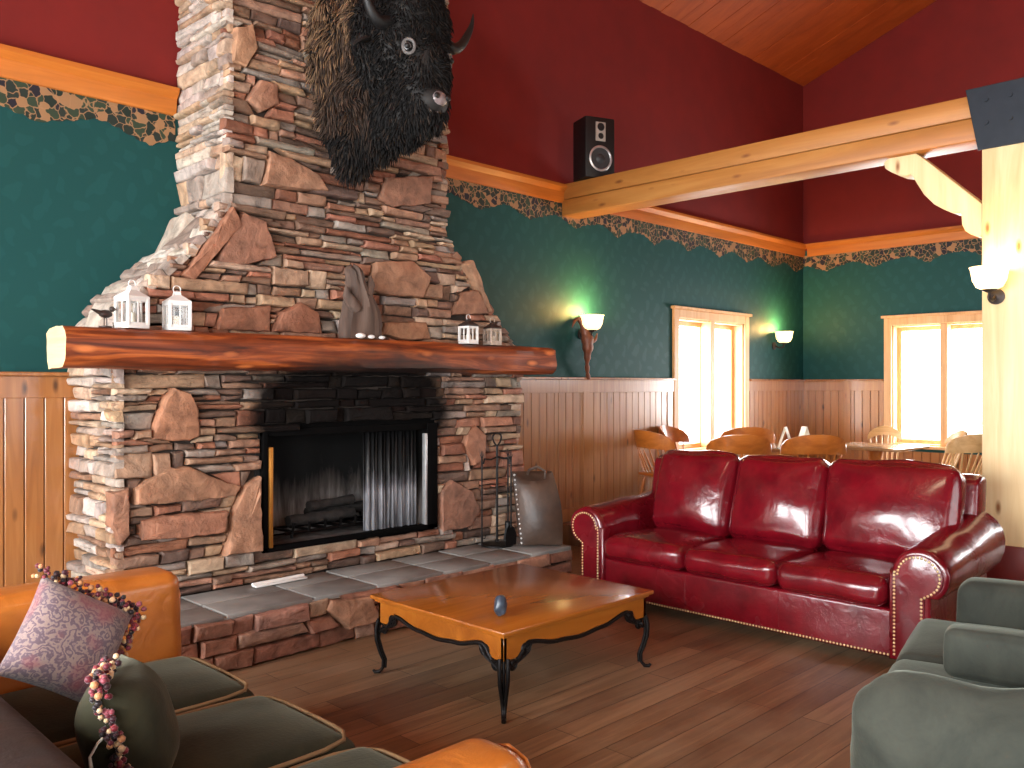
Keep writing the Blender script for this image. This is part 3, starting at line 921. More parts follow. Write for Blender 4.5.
# grate, charred logs and ash in the firebox
gr = MB()
for i in range(7):
    x = 3.2 + i * .13
    gr.tube([(x, 5.315, .64), (x, 5.325, .58), (x, 5.62, .57), (x, 5.64, .63)], .011, 6)
gr.tube([(3.15, 5.34, .57), (4.03, 5.34, .57)], .012, 6); gr.tube([(3.15, 5.6, .57), (4.03, 5.6, .57)], .012, 6)
for x in (3.2, 3.98):
    for y in (5.34, 5.6): gr.tube([(x, y, .57), (x, y, .533)], .012, 6)
g_ = gr.build('log_grate', M['iron'], None, None, 60); tag(g_, 'black iron log grate standing on the firebox floor', 'grate')
M['char'] = plain('charred_wood', rgb(38, 34, 32), .9, var=.6, scale=18, bump=.6)
M['ash'] = plain('grey_ash', rgb(92, 88, 86), .95, var=.5, scale=14, bump=.6)
for (x0, y0, z0, x1, y1, z1, r_) in ((3.2, 5.39, .645, 3.75, 5.395, .65, .04), (3.45, 5.555, .655, 4.0, 5.55, .66, .045), (3.4, 5.45, .725, 3.8, 5.48, .735, .036)):
    lg = MB(); pts = []; rad = []
    for i in range(9):
        t = i / 8
        pts.append((x0 + (x1 - x0) * t, y0 + (y1 - y0) * t + .01 * noise.noise(V((i * .7, x0, 3))), z0 + (z1 - z0) * t + .01 * noise.noise(V((i * .7, x0, 9)))))
        rad.append(r_ * (1 + .25 * noise.noise(V((i * .9, x0 * 4, 1)))))
    lg.tube(pts, rad, 9)
    o = lg.build('charred_log', M['char'], None, None, 60)
    tag(o, {3.2: 'charred log lying on the front of the firebox grate', 3.45: 'charred log lying at the back of the firebox grate', 3.4: 'charred log on top of the two other logs in the firebox'}[x0], 'log')
ash = MB(); vs = []; fs = []; nx, ny = 40, 14
for j in range(ny + 1):
    for i in range(nx + 1):
        x = FBX0 + .18 + (FBX1 - FBX0 - .36) * i / nx; y = 5.22 + .45 * j / ny
        e = min(1, 4 * min(i / nx, 1 - i / nx)) * min(1, 4 * min(j / ny, 1 - j / ny))
        vs.append((x, y, FBZ0 + .001 + e * (.018 + .016 * noise.noise(V((x * 6, y * 6, 2))))))
for j in range(ny):
    for i in range(nx):
        a = j * (nx + 1) + i; fs.append([a, a + 1, a + nx + 2, a + nx + 1])
ash.add(vs, fs)
o = ash.build('ash', M['ash'], None, None, 180); tag(o, 'grey ash spread over the firebox floor under the grate', 'ash'); o['kind'] = 'stuff'

# white paper strip lying on the hearth
pp = MB(); pp.box(-.19, .19, -.028, .028, 0, .012, 0, .004)
pp.tube([(-.19, .02, .014), (.19, .02, .014)], .012, 8)
o = pp.build('paper_strip', M['white_paint'], None, (2.93, 5.03, .317)); o.rotation_euler = (0, 0, radians(2))
tag(o, 'white rolled paper strip lying on slate hearth against the stone face', 'paper')

# ------------------------------------------------------------------ bison head
def remesh_blobs(blobs, voxel, smooth_it=6):
    mb = MB()
    for b in blobs:
        if b[0] == 'e': mb.ball(b[1], 1.0, 0, 3, None, b[2])
        else: mb.tube(b[1], b[2], 14)
    o = mb.build('tmp', M['soot'])
    r = o.modifiers.new('r', 'REMESH'); r.mode = 'VOXEL'; r.voxel_size = voxel
    s = o.modifiers.new('s', 'SMOOTH'); s.iterations = smooth_it; s.factor = .5
    dg = bpy.context.evaluated_depsgraph_get()
    ev = o.evaluated_get(dg); me = ev.to_mesh()
    vs = [v.co.copy() for v in me.vertices]; fs = [list(p.vertices) for p in me.polygons]
    ns = [v.normal.copy() for v in me.vertices]
    fc = [(p.center.copy(), p.normal.copy(), p.area) for p in me.polygons]
    ev.to_mesh_clear()
    md = o.data; bpy.data.objects.remove(o); bpy.data.meshes.remove(md)
    return vs, fs, ns, fc

BO = V((3.58, 5.14, 3.55))
E_ = lambda c, r: ('e', (c[0] - BO.x, c[1] - BO.y, c[2] - BO.z), r)
blobs = [E_((3.56, 5.0, 3.86), (.42, .24, .60)), E_((3.48, 4.98, 3.50), (.28, .22, .36)), E_((3.44, 4.96, 3.22), (.13, .15, .20)),
         E_((3.585, 4.80, 3.88), (.33, .30, .46)), E_((3.60, 4.53, 3.84), (.265, .22, .29)), E_((3.60, 4.48, 4.02), (.245, .19, .2)),
         E_((3.60, 4.40, 3.64), (.18, .155, .27)), E_((3.60, 4.32, 3.43), (.125, .12, .105)), E_((3.60, 4.37, 3.33), (.115, .11, .09)),
         E_((3.585, 4.58, 3.42), (.17, .20, .24)), E_((3.54, 4.76, 3.34), (.14, .2, .20))]
vs, fs, ns, fc = remesh_blobs(blobs, .028)
vs = [V((p.x, min(p.y, 5.055 - BO.y), p.z)) for p in vs]
bz = MB(); bz.add(vs, fs)
M['hide'] = plain('black_hide', rgb(20, 16, 14), .7, var=.3, scale=20)
bison = bz.build('bison_head', M['hide'], None, BO, 180)
tag(bison, 'shaggy black bison head mounted high on the stone chimney', 'mounted head')
rf = random.Random(3)
M['eyeball'] = plain('grey_glass_eye', rgb(150, 150, 152), .15)
M['lid'] = plain('grey_eyelid', rgb(96, 92, 90), .6)
def tufts(name, sel, density, length, width, cols, droop, mat):
    mb = MB()
    for (c, nrm, area) in fc:
        k = sel(c + BO)
        if k <= 0: continue
        cnt = area * density * k
        cnt = int(cnt) + (1 if rf.random() < cnt - int(cnt) else 0)
        for _ in range(cnt):
            p = c + V((rf.uniform(-.014, .014), rf.uniform(-.014, .014), rf.uniform(-.014, .014)))
            q = noise.noise_vector(p * 9)
            d = (nrm * .55 + q * .8 + V((0, 0, -droop))).normalized()
            L = length * rf.uniform(.6, 1.25); wd = width * rf.uniform(.7, 1.3)
            side = d.cross(V((rf.uniform(-1, 1), rf.uniform(-1, 1), rf.uniform(-1, 1))))
            if side.length < .1: continue
            side.normalize(); oth = d.cross(side)
            curl = (nrm * -.25 + V((0, 0, -.75)) + noise.noise_vector(p * 14 + V((5, 5, 5))) * .7)
            col = vary(cols(c + BO), rf, .4)
            verts = []
            for i, (t, rr) in enumerate(((0, .8), (.4, 1.0), (.75, .65))):
                cen = p + d * L * t + curl * L * .5 * t * t
                for kk in range(3):
                    a = 2 * pi * kk / 3
                    verts.append(cen + (side * cos(a) + oth * sin(a)) * wd * rr)
            verts.append(p + d * L + curl * L * .5)
            fcs = []
            for i in range(2):
                for kk in range(3):
                    j = (kk + 1) % 3
                    fcs.append([i * 3 + kk, i * 3 + j, i * 3 + 3 + j, i * 3 + 3 + kk])
            for kk in range(3): fcs.append([6 + kk, 6 + (kk + 1) % 3, 9])
            mb.add(verts, fcs, 0, col)
    return mb.build(name, mat, bison, None, 180)
BR1, BR2, BK = rgb(74, 57, 46), rgb(48, 38, 32), rgb(18, 16, 16)
BRL = rgb(118, 92, 68)
def cape_col(p):
    edge = (p.z - 3.9) * 1.4 + (3.42 - p.x) * 2.0 + (p.y - 4.8) * 1.2
    if edge + rf.uniform(-.45, .35) > .15: return BRL if rf.random() < .6 else BR1
    if p.z > 3.3: return BR1 if rf.random() < .5 else BR2
    return BK if rf.random() < .65 else BR2
front_of = lambda p: p.y < 4.72
is_muzzle = lambda p: p.y < 4.27 and 3.36 < p.z < 3.50
tufts('shoulder_cape', lambda p: 0 if front_of(p) or p.y > 5.03 else 1, 6500, .062, .0052, cape_col, .5, M['fur'])
tufts('head_hair', lambda p: 0 if (not front_of(p) or is_muzzle(p)) else (.9 if (p.z > 3.84 or p.y > 4.45 or p.z < 3.4) else .8), 7000, .045, .0048, lambda p: BK if rf.random() < .85 else BR2, .4, M['fur'])
def bpart(name, mb, mat, smooth=60):
    o = mb.build(name, mat, bison, -BO, smooth); return o
for sx in (-1, 1):
    h = MB()
    pts = []; rad = []
    for i in range(13):
        t = i / 12
        a = -.5 + 2.1 * t
        pts.append((3.60 + sx * (.20 + .26 * sin(min(pi / 2, t * 1.75))), 4.46 - .05 * t, 3.93 - .04 * sin(pi * min(1, t * 1.6)) + .34 * max(0, t - .25) ** 1.25))
        rad.append(.045 * (1 - t) ** .75 + .003)
    h.tube(pts, rad, 12); bpart('horn', h, M['black'])
    e = MB(); e.ball((3.60 + sx * .172, 4.345, 3.745), .031, 0, 3); 
    eo = bpart('eye', e, M['eyeball'])
    pu = MB(); pu.ball((3.60 + sx * .184, 4.325, 3.745), .0205, 0, 2); pu.build('pupil', M['black'], eo)
    lid = MB(); lid.tube([(3.60 + sx * (.15 + .02 * sin(a)), 4.355 - .02 * sin(a), 3.745 + .001 + .032 * sin(a)) if False else (3.60 + sx * (.172 + .030 * cos(a)), 4.325 + .022 * cos(a), 3.745 + .046 * sin(a)) for a in [2 * pi * k / 14 for k in range(15)]], .011, 6); lid.build('eyelid', M['lid'], eo)
    er = MB(); er.tube([(3.60 + sx * .24, 4.60, 3.84), (3.60 + sx * .31, 4.60, 3.83), (3.60 + sx * .38, 4.58, 3.79), (3.60 + sx * .42, 4.57, 3.75)], [.03, .045, .035, .008], 10, squash=.4); bpart('ear', er, M['hide'])
M['nose'] = plain('pale_grey_nose', rgb(120, 108, 108), .28, var=.3, scale=30)
nz = MB(); nz.ball((3.60, 4.235, 3.43), 1, 0, 3, None, (.062, .042, .05)); no_ = bpart('nose', nz, M['nose'])
for sx in (-1, 1):
    ns_ = MB(); ns_.ball((3.60 + sx * .045, 4.197, 3.435), 1, 0, 2, None, (.022, .012, .02)); ns_.build('nostril', M['black'], no_)
mo = MB(); mo.tube([(3.60 - .1, 4.32, 3.365), (3.60 - .05, 4.262, 3.352), (3.60, 4.248, 3.35), (3.65, 4.262, 3.352), (3.70, 4.32, 3.365)], .006, 6); bpart('mouth', mo, M['nose'])

# ------------------------------------------------------------------ things on the mantel
def lantern(loc, rot, s, label, body, roofm):
    L = thing('lantern', label, 'lantern', loc, rot, 'lanterns on the mantel')
    w, h = .058 * s, .165 * s
    b = MB(); b.box(-w - .008, w + .008, -w - .008, w + .008, 0, .018, 0, .003)
    for sx in (-1, 1):
        for sy in (-1, 1): b.box(sx * w - .009, sx * w + .009, sy * w - .009, sy * w + .009, .018, h, 0, .002)
    for sy in (-1, 1):
        b.box(-w, w, sy * w - .005, sy * w + .005, .018, .034, 0, .001); b.box(-w, w, sy * w - .005, sy * w + .005, h - .016, h, 0, .001)
        b.box(sy * w - .005, sy * w + .005, -w, w, .018, .034, 0, .001); b.box(sy * w - .005, sy * w + .005, -w, w, h - .016, h, 0, .001)
        b.box(-.004, .004, sy * w - .004, sy * w + .004, .03, h - .01, 0); b.box(sy * w - .004, sy * w + .004, -.004, .004, .03, h - .01, 0)
    b.build('lantern_frame', body, L, None, 30)
    r = MB(); r.lathe([(w * 1.62, h), (w * 1.62, h + .012), (w * .5, h + .05 * s), (w * .4, h + .07 * s), (.001, h + .078 * s)], 4, 0, M=Matrix.Rotation(pi / 4, 4, 'Z')); r.build('lantern_roof', roofm, L, None, 20)
    g = MB(); g.tube([(.022 * cos(a), 0, h + .085 * s + .022 * sin(a)) for a in [2 * pi * k / 12 for k in range(13)]], .003, 6); g.build('ring_handle', body, L, None, 60)
    cdl = MB(); cdl.lathe([(.02, .019), (.02, .085 * s), (.016, .09 * s), (.002, .092 * s)], 14); cdl.build('candle', M['cream'], L, None, 60)
    p = MB()
    for sy in (-1, 1): p.box(-w + .009, w - .009, sy * w - .001, sy * w + .001, .03, h - .014, 0); p.box(sy * w - .001, sy * w + .001, -w + .009, w - .009, .03, h - .014, 0)
    p.build('pane', M['glass'], L, None, None)
M['weathered'] = plain('weathered_white', rgb(176, 160, 146), .6, var=.2, scale=30)
M['dark_tin'] = plain('dark_tin', rgb(58, 48, 44), .5, .3)
lantern((1.97, 5.0, 1.9205), radians(12), 1.02, 'white lantern near the pale sawn mantel end, beside dark bird ornament', M['white_paint'], M['white_paint'])
lantern((2.24, 5.02, 1.9205), radians(-6), .98, 'white lantern second from the sawn mantel end, farther from the bird ornament', M['white_paint'], M['white_paint'])
lantern((4.57, 5.02, 1.9205), radians(4), .84, 'small white-framed lantern on the mantel below the sloping stone shoulder', M['white_paint'], M['dark_tin'])
lantern((4.84, 5.03, 1.9205), radians(-8), .80, 'weathered beige lantern with dark roof, at the mantel end near the wall lamp', M['weathered'], M['dark_tin'])
bd = thing('bird_ornament', 'tiny dark metal bird ornament beside the first white lantern', 'ornament', (1.825, 5.0, 1.9205), radians(20))
b = MB(); b.ball((0, 0, .075), .03, 0, 2, None, (1.5, .75, .8)); b.ball((.045, 0, .105), .016, 0, 2); b.tube([(-.035, 0, .08), (-.09, 0, .095)], [.014, .004], 8); b.tube([(.058, 0, .105), (.08, 0, .102)], [.005, .001], 6); b.build('bird_body', M['dark_tin'], bd, None, 60)
b = MB(); b.tube([(0, .01, .06), (0, .01, 0)], .003, 6); b.tube([(0, -.01, .06), (0, -.01, 0)], .003, 6); b.lathe([(.035, 0), (.035, .006), (.01, .01)], 14); b.build('stand', M['dark_tin'], bd, None, 60)

M['drift'] = wood('grey_driftwood', rgb(42, 33, 29), rgb(74, 58, 50), rgb(108, 88, 76), axis=2, grain=18, rough=.85, knots=False, bump=.6)
dw = MB(); vs = []; fs = []; nr, nk = 26, 30
for i in range(nr + 1):
    t = i / nr; z = t * .50
    rx = .135 - .05 * t + .035 * sin(t * 5 + .5) ; ry = .07 - .02 * t
    cxo = .03 * sin(t * 4) - .04 * t
    if t > .9: rx *= sqrt(max(.02, 1 - ((t - .9) / .1) ** 2)); ry *= sqrt(max(.02, 1 - ((t - .9) / .1) ** 2))
    for k in range(nk):
        a = 2 * pi * k / nk
        rd = 1 + .42 * noise.noise(V((cos(a) * 3, sin(a) * 3, z * 2.2))) + .22 * noise.noise(V((cos(a) * 7, sin(a) * 9, z * 3)))
        vs.append((cxo + rx * rd * cos(a), ry * rd * sin(a), z + (.03 * noise.noise(V((cos(a) * 2, sin(a) * 2, 7))) if t > .8 else 0)))
for i in range(nr):
    for k in range(nk):
        j = (k + 1) % nk; fs.append([i * nk + k, i * nk + j, (i + 1) * nk + j, (i + 1) * nk + k])
fs.append([nr * nk + k for k in range(nk)]); fs.append(list(range(nk))[::-1])
dw.add(vs, fs)
dw.tube([(-.05, -.02, .20), (-.10, -.03, .26), (-.13, -.03, .30), (-.135, -.03, .35)], [.05, .042, .03, .012], 9)
dw.tube([(.04, -.02, .30), (.08, -.02, .38), (.07, -.02, .44)], [.045, .03, .012], 9)
o = dw.build('driftwood', M['drift'], None, (3.53, 4.995, 1.921), 60); tag(o, 'grey-brown weathered driftwood piece standing upright on middle of mantel', 'driftwood')
for i, (dx, dy, r_, lab) in enumerate(((-.05, -.085, .03, 'white pebble at foot of driftwood, left of the pair'), (.035, -.09, .022, 'smaller white pebble at foot of driftwood, between its two neighbours'), (.13, -.085, .02, 'white pebble at foot of driftwood, farthest toward the wall lamp'))):
    pb = MB(); pb.ball((0, 0, r_ * .6), r_, 0, 2, None, (1.3, .9, .65)); o = pb.build('pebble', M['white_paint'], None, (3.53 + dx, 5.03 + dy - .028, 1.9205), 180); tag(o, lab, 'pebble', 'pebbles on the mantel')

# ------------------------------------------------------------------ hearth things: tools and leather log carrier
st = thing('fire_tool_stand', 'black wrought iron fire tool stand on the hearth beside the firebox', 'tool stand', (4.845, 4.98, .315))
b = MB(); b.lathe([(.13, 0), (.13, .012), (.10, .02), (.02, .03), (.012, .05)], 24); b.build('base', M['iron'], st, None, 40)
b = MB(); b.tube([(0, 0, .03), (0, 0, .80)], .010, 10); b.build('pole', M['iron'], st, None, 60)
b = MB(); b.tube([(.045 * sin(a) * (1 - .4 * cos(a)), 0, .85 - .05 * cos(a)) for a in [2 * pi * k / 18 for k in range(19)]], .007, 8); b.build('loop_handle', M['iron'], st, None, 60)
b = MB(); b.tube([(-.15, 0, .66), (-.14, 0, .70), (-.07, 0, .69), (0, 0, .71), (.07, 0, .69), (.14, 0, .70), (.15, 0, .66)], .007, 8); b.tube([(0, -.14, .66), (0, -.13, .70), (0, 0, .71)], .007, 8); b.build('hook_bar', M['iron'], st, None, 60)
def hand_tool(name, lab, cat, dx, dy, kind):
    T = thing(name, lab, cat, (4.845 + dx, 4.98 + dy, .315))
    b = MB(); b.tube([(0, 0, .16), (0, 0, .70)], .0065, 8); b.tube([(0, 0, .70), (.012, 0, .73), (0, 0, .76), (-.012, 0, .73), (0, 0, .70)], .005, 6); b.build('shaft', M['iron'], T, None, 60)
    b = MB()
    if kind == 'shovel': b.prism([(-.055, .02), (.055, .02), (.06, .10), (.04, .155), (.008, .18), (-.008, .18), (-.04, .155), (-.06, .10)], lambda a, c, q: (a, q + .015 * (1 - abs(a) / .06), c), -.003, .003, 0)
    elif kind == 'poker': b.tube([(0, 0, .17), (0, 0, .05), (0, 0, .0)], [.0065, .008, .001], 8); b.tube([(0, 0, .08), (.03, 0, .07), (.045, 0, .10)], [.006, .005, .001], 8)
    else:
        b.lathe([(.02, .17), (.026, .16), (.026, .11)], 14)
        for i in range(60):
            a = i * 2.4; r_ = .022 * sqrt(i / 60); b.tube([(r_ * cos(a), r_ * sin(a), .115), (1.8 * r_ * cos(a), 1.8 * r_ * sin(a), .01)], .002, 4)
    b.build({'shovel': 'blade', 'poker': 'tip', 'brush': 'bristles'}[kind], M['black'] if kind == 'brush' else M['iron'], T, None, 60)
hand_tool('fire_shovel', 'black fire shovel with broad blade hanging on the tool stand', 'shovel', .0, -.158, 'shovel')
hand_tool('fire_poker', 'black hooked poker hanging on firebox side of the tool stand', 'poker', -.166, 0.0, 'poker')
hand_tool('hearth_brush', 'black hearth brush hanging on the tool stand beside leather carrier', 'brush', .168, 0.045, 'brush')

lc = thing('log_carrier', 'dark brown leather log carrier with studded edge on the hearth end', 'log carrier', (5.055, 4.735, .315), radians(-40))
b = MB(); vs = []; fs = []; nu, nv = 16, 18
for side in (0, 1):
    for j in range(nv + 1):
        for i in range(nu + 1):
            u = i / nu * 2 - 1; v = j / nv
            wd = .168
            bul = .075 * (1 - u * u) * (1 - (2 * v - 1) ** 4) + .025 * sin(v * 3)
            y = -bul - .03 if side == 0 else .06 + bul * .4
            lean = .10 * v
            x = u * wd * (1 - .03 * v) + (.06 * (.5 - v)) + .03 * sin(v * pi) * (u > 0) * u
            vs.append((x, y + lean, .01 + v * .57 - .03 * (1 - u * u) * (v > .9) * (side == 0)))
N = (nu + 1) * (nv + 1)
for j in range(nv):
    for i in range(nu):
        a = j * (nu + 1) + i; fs.append([a, a + 1, a + nu + 2, a + nu + 1]); fs.append([N + a, N + a + nu + 1, N + a + nu + 2, N + a + 1])
for j in range(nv):
    a = j * (nu + 1); fs.append([a, a + nu + 1, N + a + nu + 1, N + a]); a += nu; fs.append([a, N + a, N + a + nu + 1, a + nu + 1])
for i in range(nu):
    fs.append([i, N + i, N + i + 1, i + 1]); a = nv * (nu + 1) + i; fs.append([a, a + 1, N + a + 1, N + a])
b.add(vs, fs); b.build('leather_body', M['brown_leather'], lc, None, 50)
b = MB()
for j in range(15):
    v = (j + .5) / 15
    x = -.168 * (1 - .03 * v) + .06 * (.5 - v); b.ball((x + .012, -.034 + .10 * v - .025 * sin(v * 3) * 1, .01 + v * .57), .011, 0, 1)
b.build('edge_studs', M['silver'], lc, None, 180)
b = MB(); b.tube([(.05, -.05, .54), (.06, -.03, .60), (.0, 0.02, .63), (-.06, .06, .60), (-.07, .1, .55)], .012, 8, squash=.5); b.build('strap_handle', M['brown_leather'], lc, None, 60)

# ------------------------------------------------------------------ beam, post, brace
bm_ = MB(); BX0, BX1 = 6.62, 6.88
bm_.box(BX0, BX1, 1.72, YW - .002, 3.485, 3.645, 0, .012, 2); bm_.box(BX0 - .004, BX1 + .004, 1.72, YW - .002, 3.32, 3.481, 0, .012, 2)
beam = bm_.build('beam', M['beam'], kind='structure', smooth=30)
po = MB(); po.box(BX0 - .02, BX1 + .02, 1.66, 1.935, PZ, 3.33, 0, .014, 2)
post = po.build('pillar', M['post'], kind='structure', smooth=30)
pl = MB(); pl.box(BX0 - .07, BX1 + .07, 1.61, 1.985, PZ, PZ + .05, 0, .008); pl.box(BX0 - .045, BX1 + .045, 1.635, 1.96, PZ + .05, PZ + .30, 0, .008); pl.build('post_base', M['dark_red_paint'], post, None, 30)
sp = MB(); sp.prism([(1.955, 3.24), (2.035, 3.68), (1.60, 3.68), (1.60, 3.24)], lambda a, b, q: (q, a, b), BX0 - .032, BX0 - .022, 0, .002, 1)
sp.prism([(1.955, 3.24), (2.035, 3.68), (1.60, 3.68), (1.60, 3.24)], lambda a, b, q: (q, a, b), BX1 + .022, BX1 + .032, 0, .002, 1)
for y, z in ((1.9, 3.58), (1.9, 3.42), (1.75, 3.58), (1.75, 3.42)): sp.tube([(BX0 - .045, y, z), (BX1 + .045, y, z)], .016, 6)
sp.build('steel_plate', M['steel'], post, None, 30)
br = MB()
BRP = [(2.597, 3.318), (2.635, 3.293), (2.625, 3.245), (2.575, 3.206), (2.52, 3.175), (2.465, 3.160), (2.435, 3.17), (2.41, 3.126), (2.343, 3.004), (2.27, 2.92), (2.204, 2.873), (2.14, 2.84), (2.089, 2.835), (2.085, 2.80), (2.082, 2.748), (2.06, 2.70), (2.023, 2.67), (1.98, 2.65), (1.93, 2.64), (1.93, 2.86), (2.36, 3.285), (2.40, 3.318)]
br.prism(BRP, lambda a, b, q: (q, a, b), 6.66, 6.84, 0, .010, 2)
br.build('curved_brace', M['post'], post, None, 30)

# loudspeaker on the beam
sk = thing('loudspeaker', 'black two-way loudspeaker standing on the pine beam by the red wall', 'speaker', (6.73, 5.52, 3.647), radians(-22))
b = MB(); b.box(-.165, .165, -.12, .15, 0, .60, 0, .012, 2); b.build('cabinet', M['black'], sk, None, 30)
M['cone'] = plain('grey_cone', rgb(52, 54, 56), .5)
b = MB(); Mx = Matrix.Translation((0, -.12, .19)) @ Matrix.Rotation(pi / 2, 4, 'X')
b.lathe([(.128, -.004), (.128, .008), (.112, .012), (.108, .004), (.05, -.0), (.035, .012), (.001, .018)], 28, M=Mx); b.build('woofer', M['cone'], sk, None, 40)
b = MB(); b.lathe([(.105, .006), (.114, .016), (.128, .009)], 28, cap=False, M=Mx); b.build('woofer_ring', M['silver'], sk, None, 60)
M['badge'] = plain('pale_horn', rgb(168, 160, 150), .5)
b = MB(); b.box(-.055, .055, -.132, -.118, .36, .55, 0, .006); b.build('horn_plate', M['badge'], sk, None, 30)
b = MB(); b.lathe([(.04, .0), (.034, .008), (.012, -.0), (.001, .006)], 20, M=Matrix.Translation((0, -.134, .50)) @ Matrix.Rotation(pi / 2, 4, 'X')); b.lathe([(.03, .0), (.026, .006), (.001, .004)], 20, M=Matrix.Translation((0, -.134, .41)) @ Matrix.Rotation(pi / 2, 4, 'X')); b.build('tweeter', M['black'], sk, None, 60)

# ------------------------------------------------------------------ wall lamps
def sconce(loc, rot, lab, horn=False):
    S = thing('wall_lamp', lab, 'wall lamp', loc, rot, 'lit wall lamps')
    b = MB(); b.lathe([(.055, 0), (.055, .012), (.03, .02), (.01, .03)], 18, M=Matrix.Translation((0, 0, -.10)) @ Matrix.Rotation(pi / 2, 4, 'X')); b.build('back_plate', M['dark_tin'], S, None, 40)
    b = MB(); b.tube([(0, -.02, -.10), (0, -.08, -.13), (0, -.14, -.12), (0, -.15, -.075)], .011, 10); b.build('arm', M['dark_tin'], S, None, 60)
    b = MB(); b.lathe([(.012, -.085), (.045, -.07), (.055, -.055), (.05, -.05)], 18, c=(0, -.15, 0)); b.build('cup', M['dark_tin'], S, None, 50)
    b = MB(); b.lathe([(.05, -.062), (.082, -.045), (.105, 0), (.118, .075), (.126, .09), (.119, .088), (.10, .0), (.075, -.04), (.045, -.055)], 28, c=(0, -.15, 0), cap=False); b.build('lamp_shade', M['lit_shade'], S, None, 60)
    if horn:
        b = MB(); pts = []; rad = []
        for i in range(22):
            t = i / 21
            pts.append((-.10 + .16 * t + .03 * sin(t * 6), -.055 - .05 * sin(pi * t), .06 - .62 * t)); rad.append(.022 + .050 * sin(pi * min(1, t * 1.25)) ** 2 * (1 - t * .5) + .006 * sin(t * 40))
        b.tube(pts, rad, 12); b.tube([(-.1, -.055, .06), (-.16, -.05, .03), (-.2, -.05, -.04)], [.02, .018, .004], 8)
        b.tube([(.02, -.10, -.2), (.09, -.12, -.16), (.12, -.12, -.09)], [.022, .018, .005], 8)
        b.build('carved_bracket', M['carved'], S, None, 60)
    return S
M['carved'] = wood('carved_dark_wood', rgb(70, 34, 22), rgb(112, 60, 40), rgb(150, 92, 64), axis=2, grain=12, rough=.45, knots=False, bump=.5)
sconce((6.92, YW - .003, 2.23), 0, 'lit wall lamp with carved wooden horn bracket, nearest the fireplace', True)
sconce((11.03, YW - .003, 2.24), 0, 'lit wall lamp on teal wall between the narrow window and room corner')
sconce((BX0 - .022, 1.84, 2.31), -pi / 2, 'lit wall lamp on the pale wooden post')

# ------------------------------------------------------------------ red leather sofa (faces -x)
SX, SYC = 4.94, 2.95
sofa = thing('sofa', 'oxblood red leather sofa with rolled arms and brass nailheads', 'sofa', (SX, SYC, 0))
yl, yr = 1.02, -1.02       # inner arm faces, local y
b = MB(); b.box(.03, 1.0, yr - .02, yl + .02, .06, .335, 0, .02, 3); b.build('seat_frame', M['red_leather'], sofa, None, 35)
b = MB(); b.prism([(.78, .30), (1.0, .30), (1.10, 1.0), (1.06, 1.03), (.98, 1.03), (.90, 1.0)], lambda a, c, q: (a, q, c), yr - .2, yl + .2, 0, .03, 3); b.build('back_frame', M['red_leather'], sofa, None, 35)
def arm_profile(s, inset=0.0):
    # (y,z): inner wall, roll over, tucked under, outer wall; s = +1 for the far (left) arm
    P = []
    c_y, c_z, R = .165, .548, .148 - inset
    P.append((inset, .06 + inset)); P.append((inset, .56))
    for k in range(13):
        a = pi - pi * 1.28 * k / 12
        P.append((c_y + (R + .0) * cos(a) * (1.0 if cos(a) < 0 else 1.08), c_z + R * sin(a)))
    P.append((.225 - inset, .43)); P.append((.225 - inset, .06 + inset))
    return P
for s, rise in ((1, .06), (-1, .12)):
    y0 = yl if s > 0 else yr
    b = MB()
    P = arm_profile(s)
    nsec = 14; vs = []; fs = []; k = len(P)
    for i in range(nsec + 1):
        t = i / nsec; x = .0 + 1.0 * t
        for (a, z) in P:
            up = max(0, (z - .35) / .35)
            sag = .012 * noise.noise(V((t * 5, a * 8, z * 6 + s)))
            vs.append((x, y0 + s * (a + sag), z + rise * t * up + sag))
    for i in range(nsec):
        for j in range(k):
            q = (j + 1) % k; fs.append([i * k + j, i * k + q, (i + 1) * k + q, (i + 1) * k + j])
    fs.append(list(range(k))); fs.append([nsec * k + j for j in range(k)][::-1])
    bm = bmesh.new(); bv = [bm.verts.new(v) for v in vs]
    for q in fs: bm.faces.new([bv[i] for i in q])
    bmesh.ops.recalc_face_normals(bm, faces=bm.faces)
    es = [e for e in bm.edges if all(abs(v.co.x) < 1e-5 for v in e.verts)]
    bmesh.ops.bevel(bm, geom=es, offset=.022, segments=3, affect='EDGES', profile=.5)
    b.bm(bm); ao = b.build('arm', M['red_leather'], sofa, None, 50)
    pn = MB(); pn.prism([(y0 + s * a, z) for a, z in arm_profile(s, .026)], lambda a, c, q: (q, a, c), -.014, .02, 0, .006, 2); po_ = pn.build('arm_front_panel', M['red_leather'], ao, None, 35)
    nl = MB(); P2 = arm_profile(s, .040)
    dist = 0; acc = 0
    for (a, c_), (a2, c2) in zip(P2[:-1], P2[1:]):
        L = sqrt((a2 - a) ** 2 + (c2 - c_) ** 2)
        while acc <= L:
            t = acc / max(L, 1e-6); nl.ball((-.015, y0 + s * (a + (a2 - a) * t), c_ + (c2 - c_) * t), .0085, 0, 1, None, (.55, 1, 1)); acc += .021
        acc -= L
    nl.build('nailhead_trim', M['gold_nail'], ao, None, 180)
b = MB()
y = yr + .01
while y < yl: b.ball((.026, y, .078), .0085, 0, 1, None, (.55, 1, 1)); y += .021
b.build('base_nailhead_trim', M['gold_nail'], sofa, None, 180)
for i in (1, 2):
    b = MB(); y = yr + (yl - yr) * i / 3; b.tube([(.029, y, .10), (.0285, y, .32)], .0035, 6); b.build('rail_seam', M['red_leather'], sofa, None, 60)
for x in (.1, .92):
    for y in (yr - .08, yl + .08):
        b = MB(); b.lathe([(.03, 0), (.036, .05), (.036, .065)], 14, c=(x, y, 0)); b.build('foot', M['black'], sofa, None, 50)
cwid = (yl - yr) / 3
